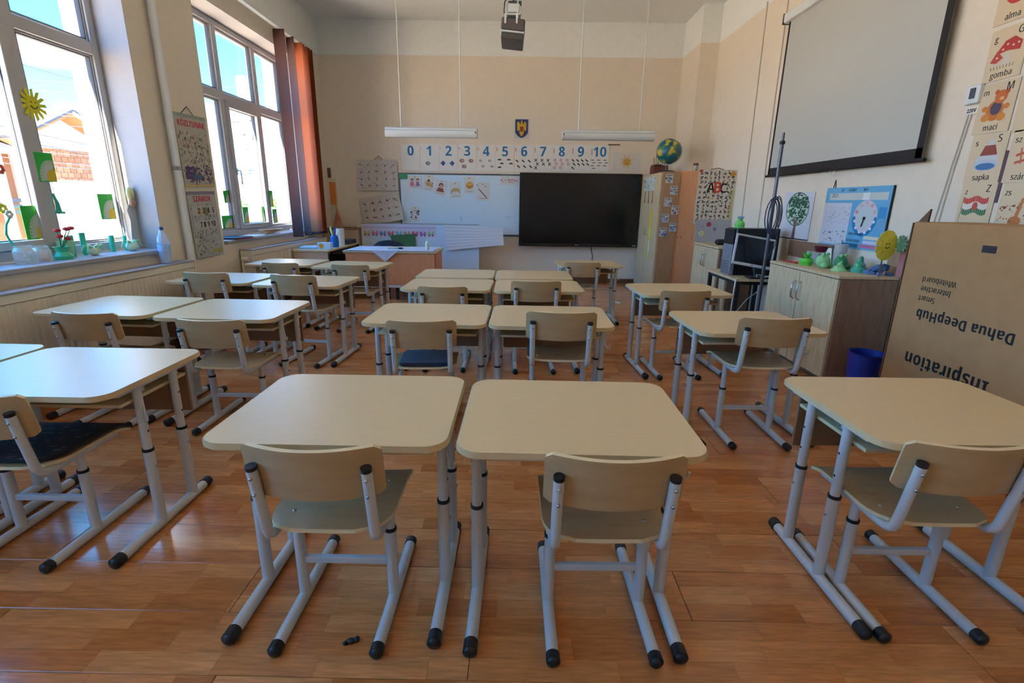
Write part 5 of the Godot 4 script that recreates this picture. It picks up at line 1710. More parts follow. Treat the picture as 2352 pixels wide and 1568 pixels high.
func carton() -> void:
	var t := thing("cardboard_box", "large upside-down cardboard box with printed whiteboard lettering", "box", Vector3(2.0, 0, -2.6))
	# its face is the plane x = 0; s runs towards the photographer
	var L := 1.9
	var h := 1.035
	part(t, "body", bmesh(Vector3(0.15, h / 2, L / 2), Vector3(0.30, h, L), 0.006), M.cardboard)
	var fl := MB.new()
	fl.x = Transform3D(Basis(Vector3(0, 0, 1), 0.0), Vector3(0.02, h, 0.0))
	fl.tri(Vector3(0, 0, 0.002), Vector3(0, 0, 0.062), Vector3(0.01, 0.062, 0.05), Vector3(-1, 0, 0), Vector3(-1, 0, 0), Vector3(-1, 0, 0))
	fl.tri(Vector3(0.008, 0, 0.002), Vector3(0.008, 0, 0.062), Vector3(0.018, 0.062, 0.05), Vector3(1, 0, 0), Vector3(1, 0, 0), Vector3(1, 0, 0))
	fl.quad(Vector3(0, 0, 0.002), Vector3(0.008, 0, 0.002), Vector3(0.018, 0.062, 0.05), Vector3(0.01, 0.062, 0.05), Vector3(0, 0.7, -0.7))
	part(t, "torn_flap", fl.mesh(), M.basebrown)
	part(t, "handle_hole", bmesh(Vector3(0.0, 0.936, 0.445), Vector3(0.006, 0.03, 0.066), 0.002), M.dark_metal)
	part(t, "edge_fold", bmesh(Vector3(0.0, h / 2, 0.004), Vector3(0.012, h - 0.01, 0.006)), M.basebrown)
	# lettering upside down: turned half a circle in the plane of the face
	var R := on_right() * Basis(Vector3(0, 0, 1), PI)
	var px := -0.0008
	for q in [["Whiteboard", 0.765, 0.136, 0.036], ["Interactive", 0.719, 0.137, 0.036], ["Smart", 0.673, 0.138, 0.036], ["Dahua DeepHub", 0.597, 0.145, 0.064], ["Inspiration", 0.367, 0.136, 0.085]]:
		lettering(t, "lettering", q[0], q[3], M.ink, Transform3D(R, Vector3(px, q[1], q[2])), q[3] > 0.06, HORIZONTAL_ALIGNMENT_RIGHT)

func crafts() -> void:
	var y := 0.70
	var gp := "paper crafts on the oak cabinet"
	plain("craft_green", c8(92, 206, 70), 0.6)
	plain("craft_pale", c8(150, 214, 150), 0.6)
	plain("craft_teal", c8(70, 170, 140), 0.6)
	plain("craft_dark", c8(50, 140, 90), 0.6)
	plain("craft_blue", c8(120, 150, 196), 0.6)
	plain("craft_red", c8(190, 70, 66), 0.7)
	plain("craft_yellow", c8(238, 214, 60), 0.6)
	# red paper blossoms
	var t := thing("paper_blossoms", "flat red paper blossom chain at the end of the cabinet top", "craft", Vector3(2.03, y, -3.76), 0.0, gp)
	for i in 4:
		var b := MB.new()
		for k in 6:
			b.ball(Vector3(cos(k * 1.05) * 0.014, 0.006, sin(k * 1.05) * 0.014), Vector3(0.009, 0.006, 0.009), 7, 4)
		part(t, "blossom", b.mesh(), M.craft_red, at(Vector3(0.012 * (i % 2), 0, 0.04 * i - 0.05)))
	# round green box
	t = thing("green_pot", "bright green round paper pot on the oak cabinet", "craft", Vector3(2.06, y, -3.58), 0.0, gp)
	var m := MB.new()
	m.lathe([Vector2(0, 0), Vector2(0.035, 0), Vector2(0.045, 0.025), Vector2(0.04, 0.045), Vector2(0.03, 0.05)], 14)
	part(t, "pot", m.mesh(), M.craft_green)
	m = MB.new()
	for k in 9:
		m.tube([Vector3(0, 0.045, 0), Vector3(cos(k * 0.7) * 0.03, 0.075 + 0.01 * (k % 3), sin(k * 0.7) * 0.03)], 0.008, 6, true, 0.002)
	part(t, "leaves", m.mesh(), M.craft_green)
	# frogs
	for q in [[2.09, -3.44, "pale green paper frog with dark dots on the oak cabinet", "craft_pale", 0.05], [2.16, -3.36, "darker green paper frog leaning by the white cup", "craft_dark", 0.045]]:
		t = thing("paper_frog", q[2], "craft", Vector3(q[0], y, q[1]), 0.4, gp)
		m = MB.new()
		m.ball(Vector3(0, 0.045, 0), Vector3(q[4], 0.045, q[4] * 0.8), 14, 9)
		m.ball(Vector3(-0.02, 0.02, 0.03), Vector3(0.03, 0.02, 0.025), 10, 7)
		m.ball(Vector3(0.03, 0.018, 0.028), Vector3(0.026, 0.018, 0.022), 10, 7)
		part(t, "body", m.mesh(), M[q[3]])
		for sd in [-1.0, 1.0]:
			var e := MB.new()
			e.ball(Vector3(sd * 0.022, 0.09, 0.012), Vector3(0.012, 0.013, 0.012), 9, 6)
			var eo := part(t, "eye", e.mesh(), M.craft_pale)
			part(eo, "pupil", bmesh(Vector3(sd * 0.022, 0.092, 0.024), Vector3(0.007, 0.007, 0.004), 0.002), M.ink)
	# cones
	for q in [[2.10, -3.27, "pale green paper cone lying on the oak cabinet edge", "craft_pale", 0.06], [2.19, -3.22, "teal pleated paper cone figure on the oak cabinet", "craft_teal", 0.10], [2.24, -3.28, "blue-grey paper cone behind the teal figure", "craft_blue", 0.085]]:
		t = thing("paper_cone", q[2], "craft", Vector3(q[0], y, q[1]), 0.0, gp)
		m = MB.new()
		var pr := []
		for k in 7:
			var f := k / 6.0
			pr.append(Vector2((1.0 - f) * 0.045 + (0.006 if k % 2 else 0.0), f * q[4]))
		m.lathe(pr, 14)
		part(t, "cone", m.mesh(), M[q[3]])
		part(t, "face", bmesh(Vector3(-0.02, q[4] * 0.45, 0.012), Vector3(0.012, 0.02, 0.02), 0.004), M.craft_pale)
		part(t, "ear", bmesh(Vector3(0.0, q[4] * 0.95, 0.012), Vector3(0.01, 0.02, 0.008), 0.003), M[q[3]])
	# white cup, white fan paper, burgundy bowl
	m = MB.new()
	m.lathe([Vector2(0, 0), Vector2(0.036, 0), Vector2(0.042, 0.155), Vector2(0.039, 0.155), Vector2(0.034, 0.006), Vector2(0, 0.006)], 20)
	single("white_cup", "tall white paper cup among the green crafts", "cup", m.mesh(), M.pvc, at(Vector3(2.235, y, -3.50)))
	m = MB.new()
	m.shell(6, 5, func(u: float, v: float) -> Vector3:
		return Vector3(0.02 * v, v * 0.12, (u - 0.5) * 0.1 * (1.1 - v * 0.7) - 0.02 * v), 0.003)
	single("paper_fan", "pale translucent paper fan leaning against the white cup", "craft", m.mesh(), M.paper, at(Vector3(2.20, y, -3.58)))
	m = MB.new()
	m.lathe([Vector2(0, 0), Vector2(0.03, 0), Vector2(0.05, 0.04), Vector2(0.046, 0.04), Vector2(0.028, 0.005), Vector2(0, 0.005)], 18)
	t = thing("burgundy_bowl", "small burgundy bowl standing on a white box behind the crafts", "bowl", Vector3(2.23, y, -3.72))
	part(t, "bowl", m.mesh(), plain("burgundy", c8(110, 28, 44), 0.35), at(Vector3(0, 0.082, 0)))
	part(t, "box", bmesh(Vector3(0, 0.041, 0), Vector3(0.12, 0.082, 0.16), 0.004), M.reveal)
	# crumpled blue foil ball
	t = thing("foil_ball", "crumpled blue foil ball at the near end of the cabinet", "craft", Vector3(2.235, y, -3.10), 0.0, gp)
	m = MB.new()
	var r := RandomNumberGenerator.new()
	r.seed = 77
	for k in 16:
		var d := Vector3(r.randfn(), r.randfn(), r.randfn()).normalized()
		m.box(Vector3(0, 0.05, 0) + d * 0.022, Vector3(0.045, 0.035, 0.03), 0.004, Transform3D(Basis(d, r.randf() * 6.0), Vector3.ZERO))
	for i in m.v.size():
		m.v[i].y = maxf(m.v[i].y, 0.0)
	part(t, "foil", m.mesh(), plain("foil_blue", c8(90, 130, 190), 0.3, 0.4))
	# yellow sun craft on a skewer, green disc, pink strip at the wall
	t = thing("paper_sun", "yellow cardboard sun with a smiling face by the cardboard box", "craft", Vector3(2.20, y, -3.04), 0.35)
	m = MB.new()
	m.x = Transform3D(Basis(Vector3(1, 0, 0), Vector3(0, 0, 1), Vector3(0, -1, 0)), Vector3(-0.02, 0.185, 0.02))
	m.slab(disc_poly(0.042, 20), 0.0, 0.006)
	part(t, "face", m.mesh(), M.craft_yellow)
	for k in 11:
		var a := TAU * k / 11.0
		m = MB.new()
		m.x = Transform3D(Basis(Vector3(1, 0, 0), Vector3(0, 0, 1), Vector3(0, -1, 0)), Vector3(-0.02, 0.185, 0.018)) * Transform3D(Basis(Vector3.UP, a), Vector3.ZERO)
		m.slab(PackedVector2Array([Vector2(0.036, -0.010), Vector2(0.085, -0.022), Vector2(0.09, 0.0), Vector2(0.085, 0.022), Vector2(0.036, 0.010)]), 0.0, 0.004)
		part(t, "ray", m.mesh(), M.craft_yellow)
	for dx in [-0.033, -0.008]:
		part(t, "eye", bmesh(Vector3(dx, 0.195, 0.028), Vector3(0.006, 0.007, 0.003)), M.ink)
	part(t, "mouth", tmesh([Vector3(-0.038, 0.176, 0.028), Vector3(-0.02, 0.168, 0.028), Vector3(-0.002, 0.176, 0.028)], 0.002, 5), M.ink)
	part(t, "skewer", tmesh([Vector3(-0.02, 0.0, 0.012), Vector3(-0.02, 0.19, 0.012)], 0.004, 6), M.basebrown)
	t = thing("paper_flower", "green paper bloom on a pink strip beside the cardboard sun", "craft", Vector3(2.29, y, -3.02))
	m = MB.new()
	for k in 12:
		m.tube([Vector3(0, 0.195, 0), Vector3(-0.012, 0.195 + cos(k * 0.524) * 0.05, sin(k * 0.524) * 0.05)], 0.012, 6, true, 0.006)
	part(t, "bloom", m.mesh(), plain("sage", c8(130, 176, 140), 0.7))
	part(t, "strip", bmesh(Vector3(0, 0.07, 0.02), Vector3(0.006, 0.14, 0.055)), plain("dusty_pink", c8(196, 130, 130), 0.7))
	single("backing_board", "brown board leaning at the wall behind the crafts", "board", bmesh(Vector3(XR - 0.012, 0.81, -3.08), Vector3(0.012, 0.22, 0.14)), M.brown_panel)
	single("backing_board", "brown board along the wall under the tree picture", "board", bmesh(Vector3(XR - 0.012, 0.765, -4.02), Vector3(0.012, 0.13, 0.6)), M.oak_side)

# ------------------------------------------------------------------ window wall
func radiator(z0: float, z1: float, label: String) -> void:
	var t := thing("radiator", label, "radiator", Vector3(XL + 0.065, 0, (z0 + z1) / 2), 0.0, "panel radiators under the windows")
	var ln := z1 - z0
	var h0 := 0.12
	var h1 := 0.63
	var n := int(ln / 0.036)
	var b := MB.new()
	var prof := []
	for i in n * 4 + 1:
		var z := -ln / 2 + ln * i / (n * 4.0)
		var ph := i % 4
		prof.append(Vector2(0.047 + (0.0 if ph == 0 else 0.005), z))
	for i in prof.size() - 1:
		var p0: Vector2 = prof[i]
		var p1: Vector2 = prof[i + 1]
		var nn := Vector3(p1.y - p0.y, 0, -(p1.x - p0.x)).normalized()
		b.quad(Vector3(p0.x, h0 + 0.03, p0.y), Vector3(p1.x, h0 + 0.03, p1.y), Vector3(p1.x, h1 - 0.05, p1.y), Vector3(p0.x, h1 - 0.05, p0.y), nn)
	b.box(Vector3(0.03, (h0 + h1) / 2, 0), Vector3(0.03, h1 - h0, ln))
	b.box(Vector3(0.047, h1 - 0.022, 0), Vector3(0.012, 0.05, ln), 0.004)
	b.box(Vector3(0.047, h0 + 0.018, 0), Vector3(0.012, 0.036, ln), 0.004)
	b.box(Vector3(-0.03, (h0 + h1) / 2, 0), Vector3(0.02, h1 - h0 - 0.02, ln - 0.02))
	part(t, "panel", b.mesh(), M.radiator)
	part(t, "top_cover", bmesh(Vector3(0.004, h1 + 0.005, 0), Vector3(0.112, 0.012, ln + 0.006), 0.003), M.reveal)
	for sd in [-1.0, 1.0]:
		part(t, "side_cover", bmesh(Vector3(0.004, (h0 + h1) / 2, sd * (ln / 2 + 0.002)), Vector3(0.108, h1 - h0, 0.006), 0.002), M.radiator)
	var vl := MB.new()
	vl.tube([Vector3(0.0, 0.56, -ln / 2 + 1.0 * 0.0 + ln), Vector3(0.0, 0.56, ln / 2 + 0.06), Vector3(0, 0.54, ln / 2 + 0.075), Vector3(0, 0.02, ln / 2 + 0.075)], 0.011, 8)
	part(t, "supply_pipe", vl.mesh(), M.radiator)
	var kn := part(t, "valve", tmesh([Vector3(-0.002, 0.56, ln / 2 + 0.075), Vector3(0.06, 0.56, ln / 2 + 0.075)], 0.02, 10), M.radiator)
	kn.set_meta("label", "cream valve head")
	for q in [-ln / 2 + 0.15, ln / 2 - 0.15]:
		part(t, "wall_bracket", bmesh(Vector3(-0.048, 0.35, q), Vector3(0.032, 0.4, 0.03)), M.white_metal)
		part(t, "foot", bmesh(Vector3(0.0, 0.06, q), Vector3(0.03, 0.13, 0.03)), M.radiator)

func daisy(called: String, label: String, z: float, y: float, w: float, h: float, turn: float, tex: Material) -> void:
	paper(called, label, "sticker", w, h, tex, Transform3D(on_left() * Basis(Vector3(0, 0, 1), turn), Vector3(-2.847, y, z)), "green daisy sheets on the panes", plain("sticker_back", c8(60, 170, 70), 0.6) if not M.has("sticker_back") else M.sticker_back)

func build_window_wall_things() -> void:
	var L := on_left()
	radiator(-3.86, -1.62, "long cream panel radiator under the flower window")
	radiator(-6.64, -4.72, "cream panel radiator under the far window")
	# heating pipe and conduit
	var hp := thing("heating_pipe", "white vertical heating pipe between the two windows", "pipe", Vector3(XL + 0.04, 0, -3.95))
	part(hp, "pipe", tmesh([Vector3(0, 0, 0), Vector3(0, HC, 0)], 0.027, 16), M.white_pipe if M.has("white_pipe") else plain("white_pipe", c8(232, 232, 230), 0.35))
	part(hp, "clamp", tmesh([Vector3(0, 1.30, 0), Vector3(0, 1.33, 0)], 0.030, 16), M.reveal)
	part(hp, "clamp_screw", tmesh([Vector3(0.02, 1.315, 0.02), Vector3(0.045, 1.325, 0.06)], 0.006, 7), M.reveal)
	single("wall_conduit", "thin peach painted conduit beside the heating pipe", "pipe", bmesh(Vector3(XL + 0.012, HC / 2, -4.02), Vector3(0.024, HC - 0.01, 0.022), 0.005), M.wall)
	# charts
	var p1 := Print.new(160, 220, c8(186, 178, 162))
	scribble(p1, 330, [c8(120, 112, 98), c8(90, 84, 74), c8(150, 140, 124), c8(206, 200, 188), c8(140, 110, 96)], 0.05, 0.24, 0.94, 31)
	p1.rect(0.0, 0.0, 1.0, 0.05, c8(150, 160, 146))
	p1.rect(0.0, 0.05, 1.0, 0.2, c8(186, 176, 166))
	scribble(p1, 40, [c8(86, 66, 110), c8(70, 56, 90)], 0.09, 0.7, 0.93, 32)
	for k in 12:
		p1.disc(0.12 + (k % 4) * 0.05, 0.74 + (k / 4) * 0.06, 0.035, 0.03, c8(82, 62, 104))
	p1.rect(0.32, 0.82, 0.6, 0.87, c8(58, 108, 146))
	p1.rect(0.02, 0.965, 0.96, 0.985, c8(206, 176, 80))
	var o := paper("wall_chart", "upper wall chart with a red heading and purple figures", "poster", 0.40, 0.55, printed(p1.tex(), 0.5), Transform3D(L * Basis(Vector3(0, 0, 1), 0.03), Vector3(XL + 0.006, 1.46, -4.262)), "", M.old_paper)
	lettering(o, "heading", "KÖZLTUNAK", 0.058, M.red_ink, at(Vector3(0.0, 0.205, 0.003)), true)
	part(o, "hanging_cord", tmesh([Vector3(-0.1, 0.275, 0), Vector3(-0.02, 0.33, 0), Vector3(0.05, 0.275, 0)], 0.003, 5), M.wire)
	var p2 := Print.new(160, 220, c8(176, 178, 170))
	scribble(p2, 300, [c8(120, 130, 124), c8(150, 150, 150), c8(110, 108, 120), c8(200, 200, 196), c8(90, 96, 100)], 0.045, 0.2, 0.95, 35)
	p2.rect(0.0, 0.0, 1.0, 0.05, c8(128, 124, 140))
	p2.rect(0.0, 0.05, 1.0, 0.17, c8(182, 180, 176))
	p2.rect(0.1, 0.22, 0.95, 0.36, c8(190, 188, 180))
	p2.rect(0.1, 0.44, 0.95, 0.56, c8(190, 188, 180))
	p2.disc(0.58, 0.3, 0.1, 0.07, c8(130, 130, 80))
	p2.disc(0.36, 0.3, 0.07, 0.06, c8(196, 170, 110))
	p2.rect(0.6, 0.9, 0.98, 0.95, c8(170, 160, 60))
	o = paper("wall_chart", "lower wall chart headed with red letters and rows of numbers", "poster", 0.385, 0.53, printed(p2.tex(), 0.5), Transform3D(L * Basis(Vector3(0, 0, 1), 0.03), Vector3(XL + 0.006, 0.89, -4.262)), "", M.old_paper)
	lettering(o, "heading", "SZÁMOK", 0.058, M.red_ink, at(Vector3(0.0, 0.205, 0.003)), true)
	lettering(o, "numbers", "2  3  4  5", 0.06, plain("brown_ink", c8(70, 44, 36), 0.6), at(Vector3(0.03, 0.112, 0.003)), true)
	lettering(o, "numbers", "7 8 9 10", 0.06, M.brown_ink, at(Vector3(0.03, 0.0, 0.003)), true)
	# curtain rail and vertical blind slats
	single("curtain_rail", "slim white curtain rail along the top of the far window", "rail", bmesh(Vector3(XL + 0.09, 2.83, -5.55), Vector3(0.05, 0.028, 2.6), 0.004), M.lamp_white)
	var bl := plain("blind_orange", c8(176, 92, 52), 0.8)
	bl.backlight_enabled = true
	bl.backlight = Color(0.35, 0.2, 0.12)
	var bd := plain("blind_brown", c8(78, 48, 44), 0.85)
	bd.backlight_enabled = true
	bd.backlight = Color(0.12, 0.06, 0.05)
	var sl := [[-5.86, 88.0, 1], [-6.13, 62.0, 1], [-6.33, 74.0, 0], [-6.41, 66.0, 0], [-6.49, 70.0, 0], [-6.56, 64.0, 0], [-6.63, 68.0, 0]]
	for q in sl:
		var s := thing("blind_slat", "long brown-orange vertical blind slat hanging beside the far window", "blind", Vector3(XL + 0.09, 2.815, q[0]), deg_to_rad(-90.0 + q[1] + 90.0), "vertical blind slats")
		part(s, "slat", shared("slat", func(b):
			b.shell(4, 12, func(u: float, v: float) -> Vector3:
				return Vector3(0.006 * sin(PI * u), -2.12 * (1.0 - v), (u - 0.5) * 0.125), 0.0012)), M.blind_brown if q[2] == 1 else M.blind_orange)
		part(s, "weight", bmesh(Vector3(0.003, -2.115, 0), Vector3(0.006, 0.03, 0.12)), M.blind_brown)
	# daisy sheets on the panes
	var dp := Print.new(96, 96, c8(44, 190, 66))
	for k in 11:
		var a := PI + PI * 0.62 * k / 10.0 - 0.15
		dp.line(Vector2(0.8, 0.86), Vector2(0.8 + cos(a) * 0.62, 0.86 + sin(a) * 0.62), 0.09, c8(196, 206, 190))
	dp.disc(0.82, 0.86, 0.3, 0.3, c8(226, 196, 50))
	dp.rect(0.0, 0.97, 1.0, 1.0, c8(44, 190, 66))
	var dm := printed(dp.tex(), 0.6)
	dm.backlight_enabled = true
	dm.backlight = Color(0.35, 0.35, 0.35)
	for q in [[-3.108, 1.265, 0.13, 0.165, 0.0, "green daisy sheet on the mullion of the flower window"], [-2.975, 0.95, 0.13, 0.19, 0.0, "green daisy sheet low on the opening sash of the flower window"], [-3.56, 1.035, 0.13, 0.17, 0.0, "green daisy sheet on the end pane of the flower window"],
			[-5.08, 1.12, 0.13, 0.115, 0.1, "upper green daisy sheet on the far window's narrow pane"], [-5.03, 0.875, 0.2, 0.13, 0.0, "lower green daisy sheet on the far window's narrow pane"], [-5.38, 0.935, 0.11, 0.165, 0.0, "green daisy sheet low on the far window's opening sash, handle end"], [-5.775, 0.935, 0.1, 0.17, 0.0, "green daisy sheet low on the far window's opening sash, blinds end"], [-5.90, 1.105, 0.1, 0.18, 0.0, "green daisy sheet on the mullion of the far window"], [-6.03, 0.91, 0.11, 0.16, 0.05, "green daisy sheet on the far window pane by the blinds"]]:
		daisy("daisy_sheet", q[5], q[0], q[1], q[2], q[3], q[4], dm)
	for n in get_children():
		if String(n.name).begins_with("daisy_sheet"):
			var onm: bool = absf(n.position.z + 3.108) < 0.01 or absf(n.position.z + 5.90) < 0.01
			n.position.x = -2.815 if onm else (-2.83 if absf(n.position.z + 2.975) < 0.01 else -2.85)
	# yellow smiling sun on the mullion
	var sn := thing("sun_sticker", "yellow paper sun with a smile stuck on the window mullion", "sticker", Vector3(-2.815, 1.61, -3.125))
	sn.basis = L
	var m := MB.new()
	m.x = Transform3D(Basis(Vector3(1, 0, 0), Vector3(0, 0, 1), Vector3(0, -1, 0)), Vector3.ZERO)
	m.slab(disc_poly(0.045, 20), 0.001, 0.004)
	var yel := plain("sun_yellow", c8(230, 222, 30), 0.6)
	yel.backlight_enabled = true
	yel.backlight = Color(0.3, 0.3, 0.05)
	part(sn, "face", m.mesh(), M.sun_yellow)
	for k in 13:
		m = MB.new()
		m.x = Transform3D(Basis(Vector3(1, 0, 0), Vector3(0, 0, 1), Vector3(0, -1, 0)), Vector3.ZERO) * Transform3D(Basis(Vector3.UP, TAU * k / 13.0), Vector3.ZERO)
		m.slab(PackedVector2Array([Vector2(0.04, -0.010), Vector2(0.078, -0.012), Vector2(0.09, 0.004), Vector2(0.04, 0.010)]), 0.0, 0.002)
		part(sn, "ray", m.mesh(), M.sun_yellow)
	part(sn, "smile", tmesh([Vector3(-0.022, -0.008, 0.005), Vector3(-0.008, -0.022, 0.005), Vector3(0.01, -0.022, 0.005), Vector3(0.024, -0.006, 0.005)], 0.0025, 5), M.basebrown)
	for dx in [-0.014, 0.014]:
		part(sn, "eye", bmesh(Vector3(dx, 0.012, 0.005), Vector3(0.006, 0.006, 0.002)), M.basebrown)
	sill_things()

func stalk(parent: Node, a: Vector3, b: Vector3, m: Material) -> void:
	part(parent, "stem", tmesh([a, (a + b) / 2 + Vector3(0.004, 0, 0.004), b], 0.003, 5), m)

func sill_things() -> void:
	var y := SILL + 0.0105
	plain("teal_paper", c8(60, 196, 160), 0.5)
	plain("poppy", c8(190, 40, 40), 0.6)
	plain("mint", c8(170, 222, 170), 0.6)
	plain("pale_veg", c8(214, 228, 190), 0.6)
	var jar_m := plain("jar_glass", Color(0.93, 0.95, 0.9, 0.35), 0.1)
	jar_m.transparency = BaseMaterial3D.TRANSPARENCY_ALPHA
	# glass jars
	for q in [[-2.70, -2.74, 0.05, 0.10, "round glass jar of pale pebbles on the flower sill"], [-2.715, -2.86, 0.042, 0.09, "glass jar holding a pink candle on the flower sill"]]:
		var t := thing("glass_jar", q[4], "jar", Vector3(q[0], y, q[1]), 0.0, "jars on the flower sill")
		var b := MB.new()
		b.lathe([Vector2(0, 0), Vector2(q[2] * 0.85, 0), Vector2(q[2], q[3] * 0.25), Vector2(q[2], q[3] * 0.7), Vector2(q[2] * 0.75, q[3] * 0.9), Vector2(q[2] * 0.78, q[3])], 18)
		part(t, "glass", b.mesh(), M.jar_glass)
		b = MB.new()
		if q[1] > -2.8:
			for i in 18:
				b.ball(Vector3(rng.randf_range(-0.03, 0.03), 0.012 + rng.randf() * 0.05, rng.randf_range(-0.03, 0.03)), Vector3.ONE * 0.011, 7, 5)
			part(t, "pebbles", b.mesh(), M.old_paper)
		else:
			b.lathe([Vector2(0, 0.003), Vector2(0.028, 0.003), Vector2(0.028, 0.05), Vector2(0.0, 0.052)], 14)
			part(t, "candle", b.mesh(), plain("candle_pink", c8(230, 180, 160), 0.6))
	# green pot of red poppies
	var pot := thing("poppy_pot", "teal foil pot of red paper poppies on the flower sill", "craft", Vector3(-2.70, y, -2.975))
	var m := MB.new()
	m.lathe([Vector2(0, 0), Vector2(0.045, 0), Vector2(0.048, 0.02), Vector2(0.03, 0.045), Vector2(0.038, 0.07), Vector2(0.044, 0.075)], 14)
	part(pot, "pot", m.mesh(), plain("pot_green", c8(60, 190, 140), 0.35))
	for q in [[0.0, 0.17, 0.005], [0.0, 0.135, -0.002], [0.01, 0.175, -0.05], [0.0, 0.178, -0.09], [0.01, 0.12, -0.045]]:
		stalk(pot, Vector3(0, 0.06, 0), Vector3(q[0], q[1], q[2]), M.craft_dark)
		m = MB.new()
		m.ball(Vector3(q[0], q[1], q[2]), Vector3(0.018, 0.012, 0.02), 10, 6)
		part(pot, "poppy_head", m.mesh(), M.poppy)
	# second flower, further along
	var fl := thing("twisted_flower", "tall curled teal paper flower behind the glass jar", "craft", Vector3(-2.76, y, -2.80))
	part(fl, "stem", tmesh([Vector3(0.0, 0, 0.0), Vector3(0, 0.05, 0.01), Vector3(0, 0.1, 0.05), Vector3(0, 0.16, 0.075), Vector3(0, 0.21, 0.06), Vector3(0, 0.25, 0.03)], 0.006, 7), M.teal_paper)
	m = MB.new()
	for k in 6:
		m.ball(Vector3(0, 0.265 + 0.014 * sin(k * 1.05), 0.03 + 0.014 * cos(k * 1.05)), Vector3(0.006, 0.011, 0.011), 8, 5)
	part(fl, "bloom", m.mesh(), M.paper)
	# hanging orange and yellow paper blossoms by the sash edge
	for q in [[-2.86, 1.24, c8(206, 90, 60), "orange paper blossom stuck on the flower window pane"], [-2.82, 1.03, c8(206, 200, 60), "yellow paper blossom stuck low on the flower window pane"]]:
		var t := thing("pane_blossom", q[3], "sticker", Vector3(-2.842, q[1], q[0]), 0.0, "paper blossoms on the pane")
		m = MB.new()
		for k in 7:
			m.ball(Vector3(0.004, cos(k * 0.9) * 0.018, sin(k * 0.9) * 0.018), Vector3(0.005, 0.013, 0.013), 8, 5)
		part(t, "petals", m.mesh(), plain("blossom%d" % int(q[1] * 100), q[2], 0.6))
		part(t, "leaf", tmesh([Vector3(0.003, 0.02, 0.03), Vector3(0.003, 0.05, 0.05)], 0.010, 6), M.teal_paper)
	# green tubes against the glass
	var tl := ["tall dark teal paper tube by the poppies", "teal paper tube next to the tall one", "pale teal paper tube under the end daisy sheet", "thin teal paper tube beside the paper doll"]
	var ty := [[-3.13, 0.13, 0.018], [-3.22, 0.14, 0.017], [-3.45, 0.11, 0.017], [-3.57, 0.10, 0.013]]
	for i in 4:
		var b := MB.new()
		var rr: float = ty[i][2]
		b.lathe([Vector2(rr * 0.9, 0), Vector2(rr, ty[i][1]), Vector2(rr * 0.8, ty[i][1]), Vector2(rr * 0.7, 0.0)], 12)
		single("paper_tube", tl[i], "craft", b.mesh(), M.teal_paper, at(Vector3(-2.775, y, ty[i][0])), "paper tubes on the flower sill")
	var lf := MB.new()
	lf.tube([Vector3(0, 0, 0), Vector3(0.005, 0.06, 0.006), Vector3(0.005, 0.115, 0.022)], 0.016, 8, true, 0.005)
	lf.tube([Vector3(0, 0.003, -0.035), Vector3(0, 0.004, 0.005)], 0.008, 7)
	single("teal_leaf", "teal paper leaf stuck on the mullion of the flower window", "sticker", lf.mesh(), M.teal_paper, at(Vector3(-2.80, 1.0, -3.125)))
	# pale vegetables of paper
	for q in [[-2.765, -3.075, 0.05, "mint green paper cup behind the poppies", 0, 0.09], [-2.70, -3.20, 0.035, "white and green paper turnip on the flower sill", 1, 0.05], [-2.70, -3.53, 0.04, "cream paper turnip with leaves beside the water bottle", 1, 0.06]]:
		var t := thing("paper_turnip" if q[4] == 1 else "paper_cup", q[3], "craft", Vector3(q[0], y, q[1]))
		m = MB.new()
		if q[4] == 0:
			m.lathe([Vector2(0, 0), Vector2(0.034, 0), Vector2(0.044, 0.1), Vector2(0.04, 0.1), Vector2(0.03, 0.006), Vector2(0, 0.006)], 16)
			part(t, "cup", m.mesh(), M.mint)
		else:
			m.ball(Vector3(0, q[2] * 0.8, 0), Vector3(q[2], q[2] * 0.8, q[2]), 12, 8)
			part(t, "root", m.mesh(), M.pale_veg)
			m = MB.new()
			for k in 6:
				m.tube([Vector3(0, q[2] * 1.3, 0), Vector3(cos(k * 1.05) * 0.03, q[2] * 1.3 + 0.02, sin(k * 1.05) * 0.06), Vector3(cos(k * 1.05) * 0.04, q[2] * 0.7, sin(k * 1.05) * 0.085)], 0.009, 6, true, 0.003)
			part(t, "leaves", m.mesh(), M.mint)
	# paper doll at the reveal
	var dl := thing("paper_doll", "tall grey paper doll with a yellow head stuck at the window edge", "craft", Vector3(-2.775, y, -3.685))
	dl.basis = on_left()
	m = MB.new()
	m.x = Transform3D(Basis(Vector3(1, 0, 0), Vector3(0, 0, 1), Vector3(0, -1, 0)), Vector3.ZERO)
	var shape := PackedVector2Array()
	for q in [[-0.045, 0.0], [0.045, 0.0], [0.05, 0.1], [0.035, 0.22], [0.05, 0.27], [0.02, 0.32], [-0.02, 0.32], [-0.05, 0.27], [-0.035, 0.2], [-0.05, 0.1]]:
		shape.append(Vector2(q[0], -q[1]))
	m.slab(shape, 0.0, 0.006)
	part(dl, "body", m.mesh(), plain("doll_grey", c8(196, 194, 184), 0.7))
	m = MB.new()
	m.ball(Vector3(0.0, 0.385, 0.012), Vector3(0.036, 0.05, 0.016), 14, 9)
	part(dl, "hair", m.mesh(), plain("doll_hair", c8(226, 214, 150), 0.7))
	m = MB.new()
	m.ball(Vector3(0.0, 0.325, 0.016), Vector3(0.03, 0.03, 0.014), 12, 8)
	part(dl, "face", m.mesh(), plain("doll_face", c8(196, 150, 120), 0.7))
	# water bottle on the radiator
	var bt := thing("water_bottle", "clear plastic water bottle with a blue cap on the radiator", "bottle", Vector3(XL + 0.07, 0.6415, -3.62))
	m = MB.new()
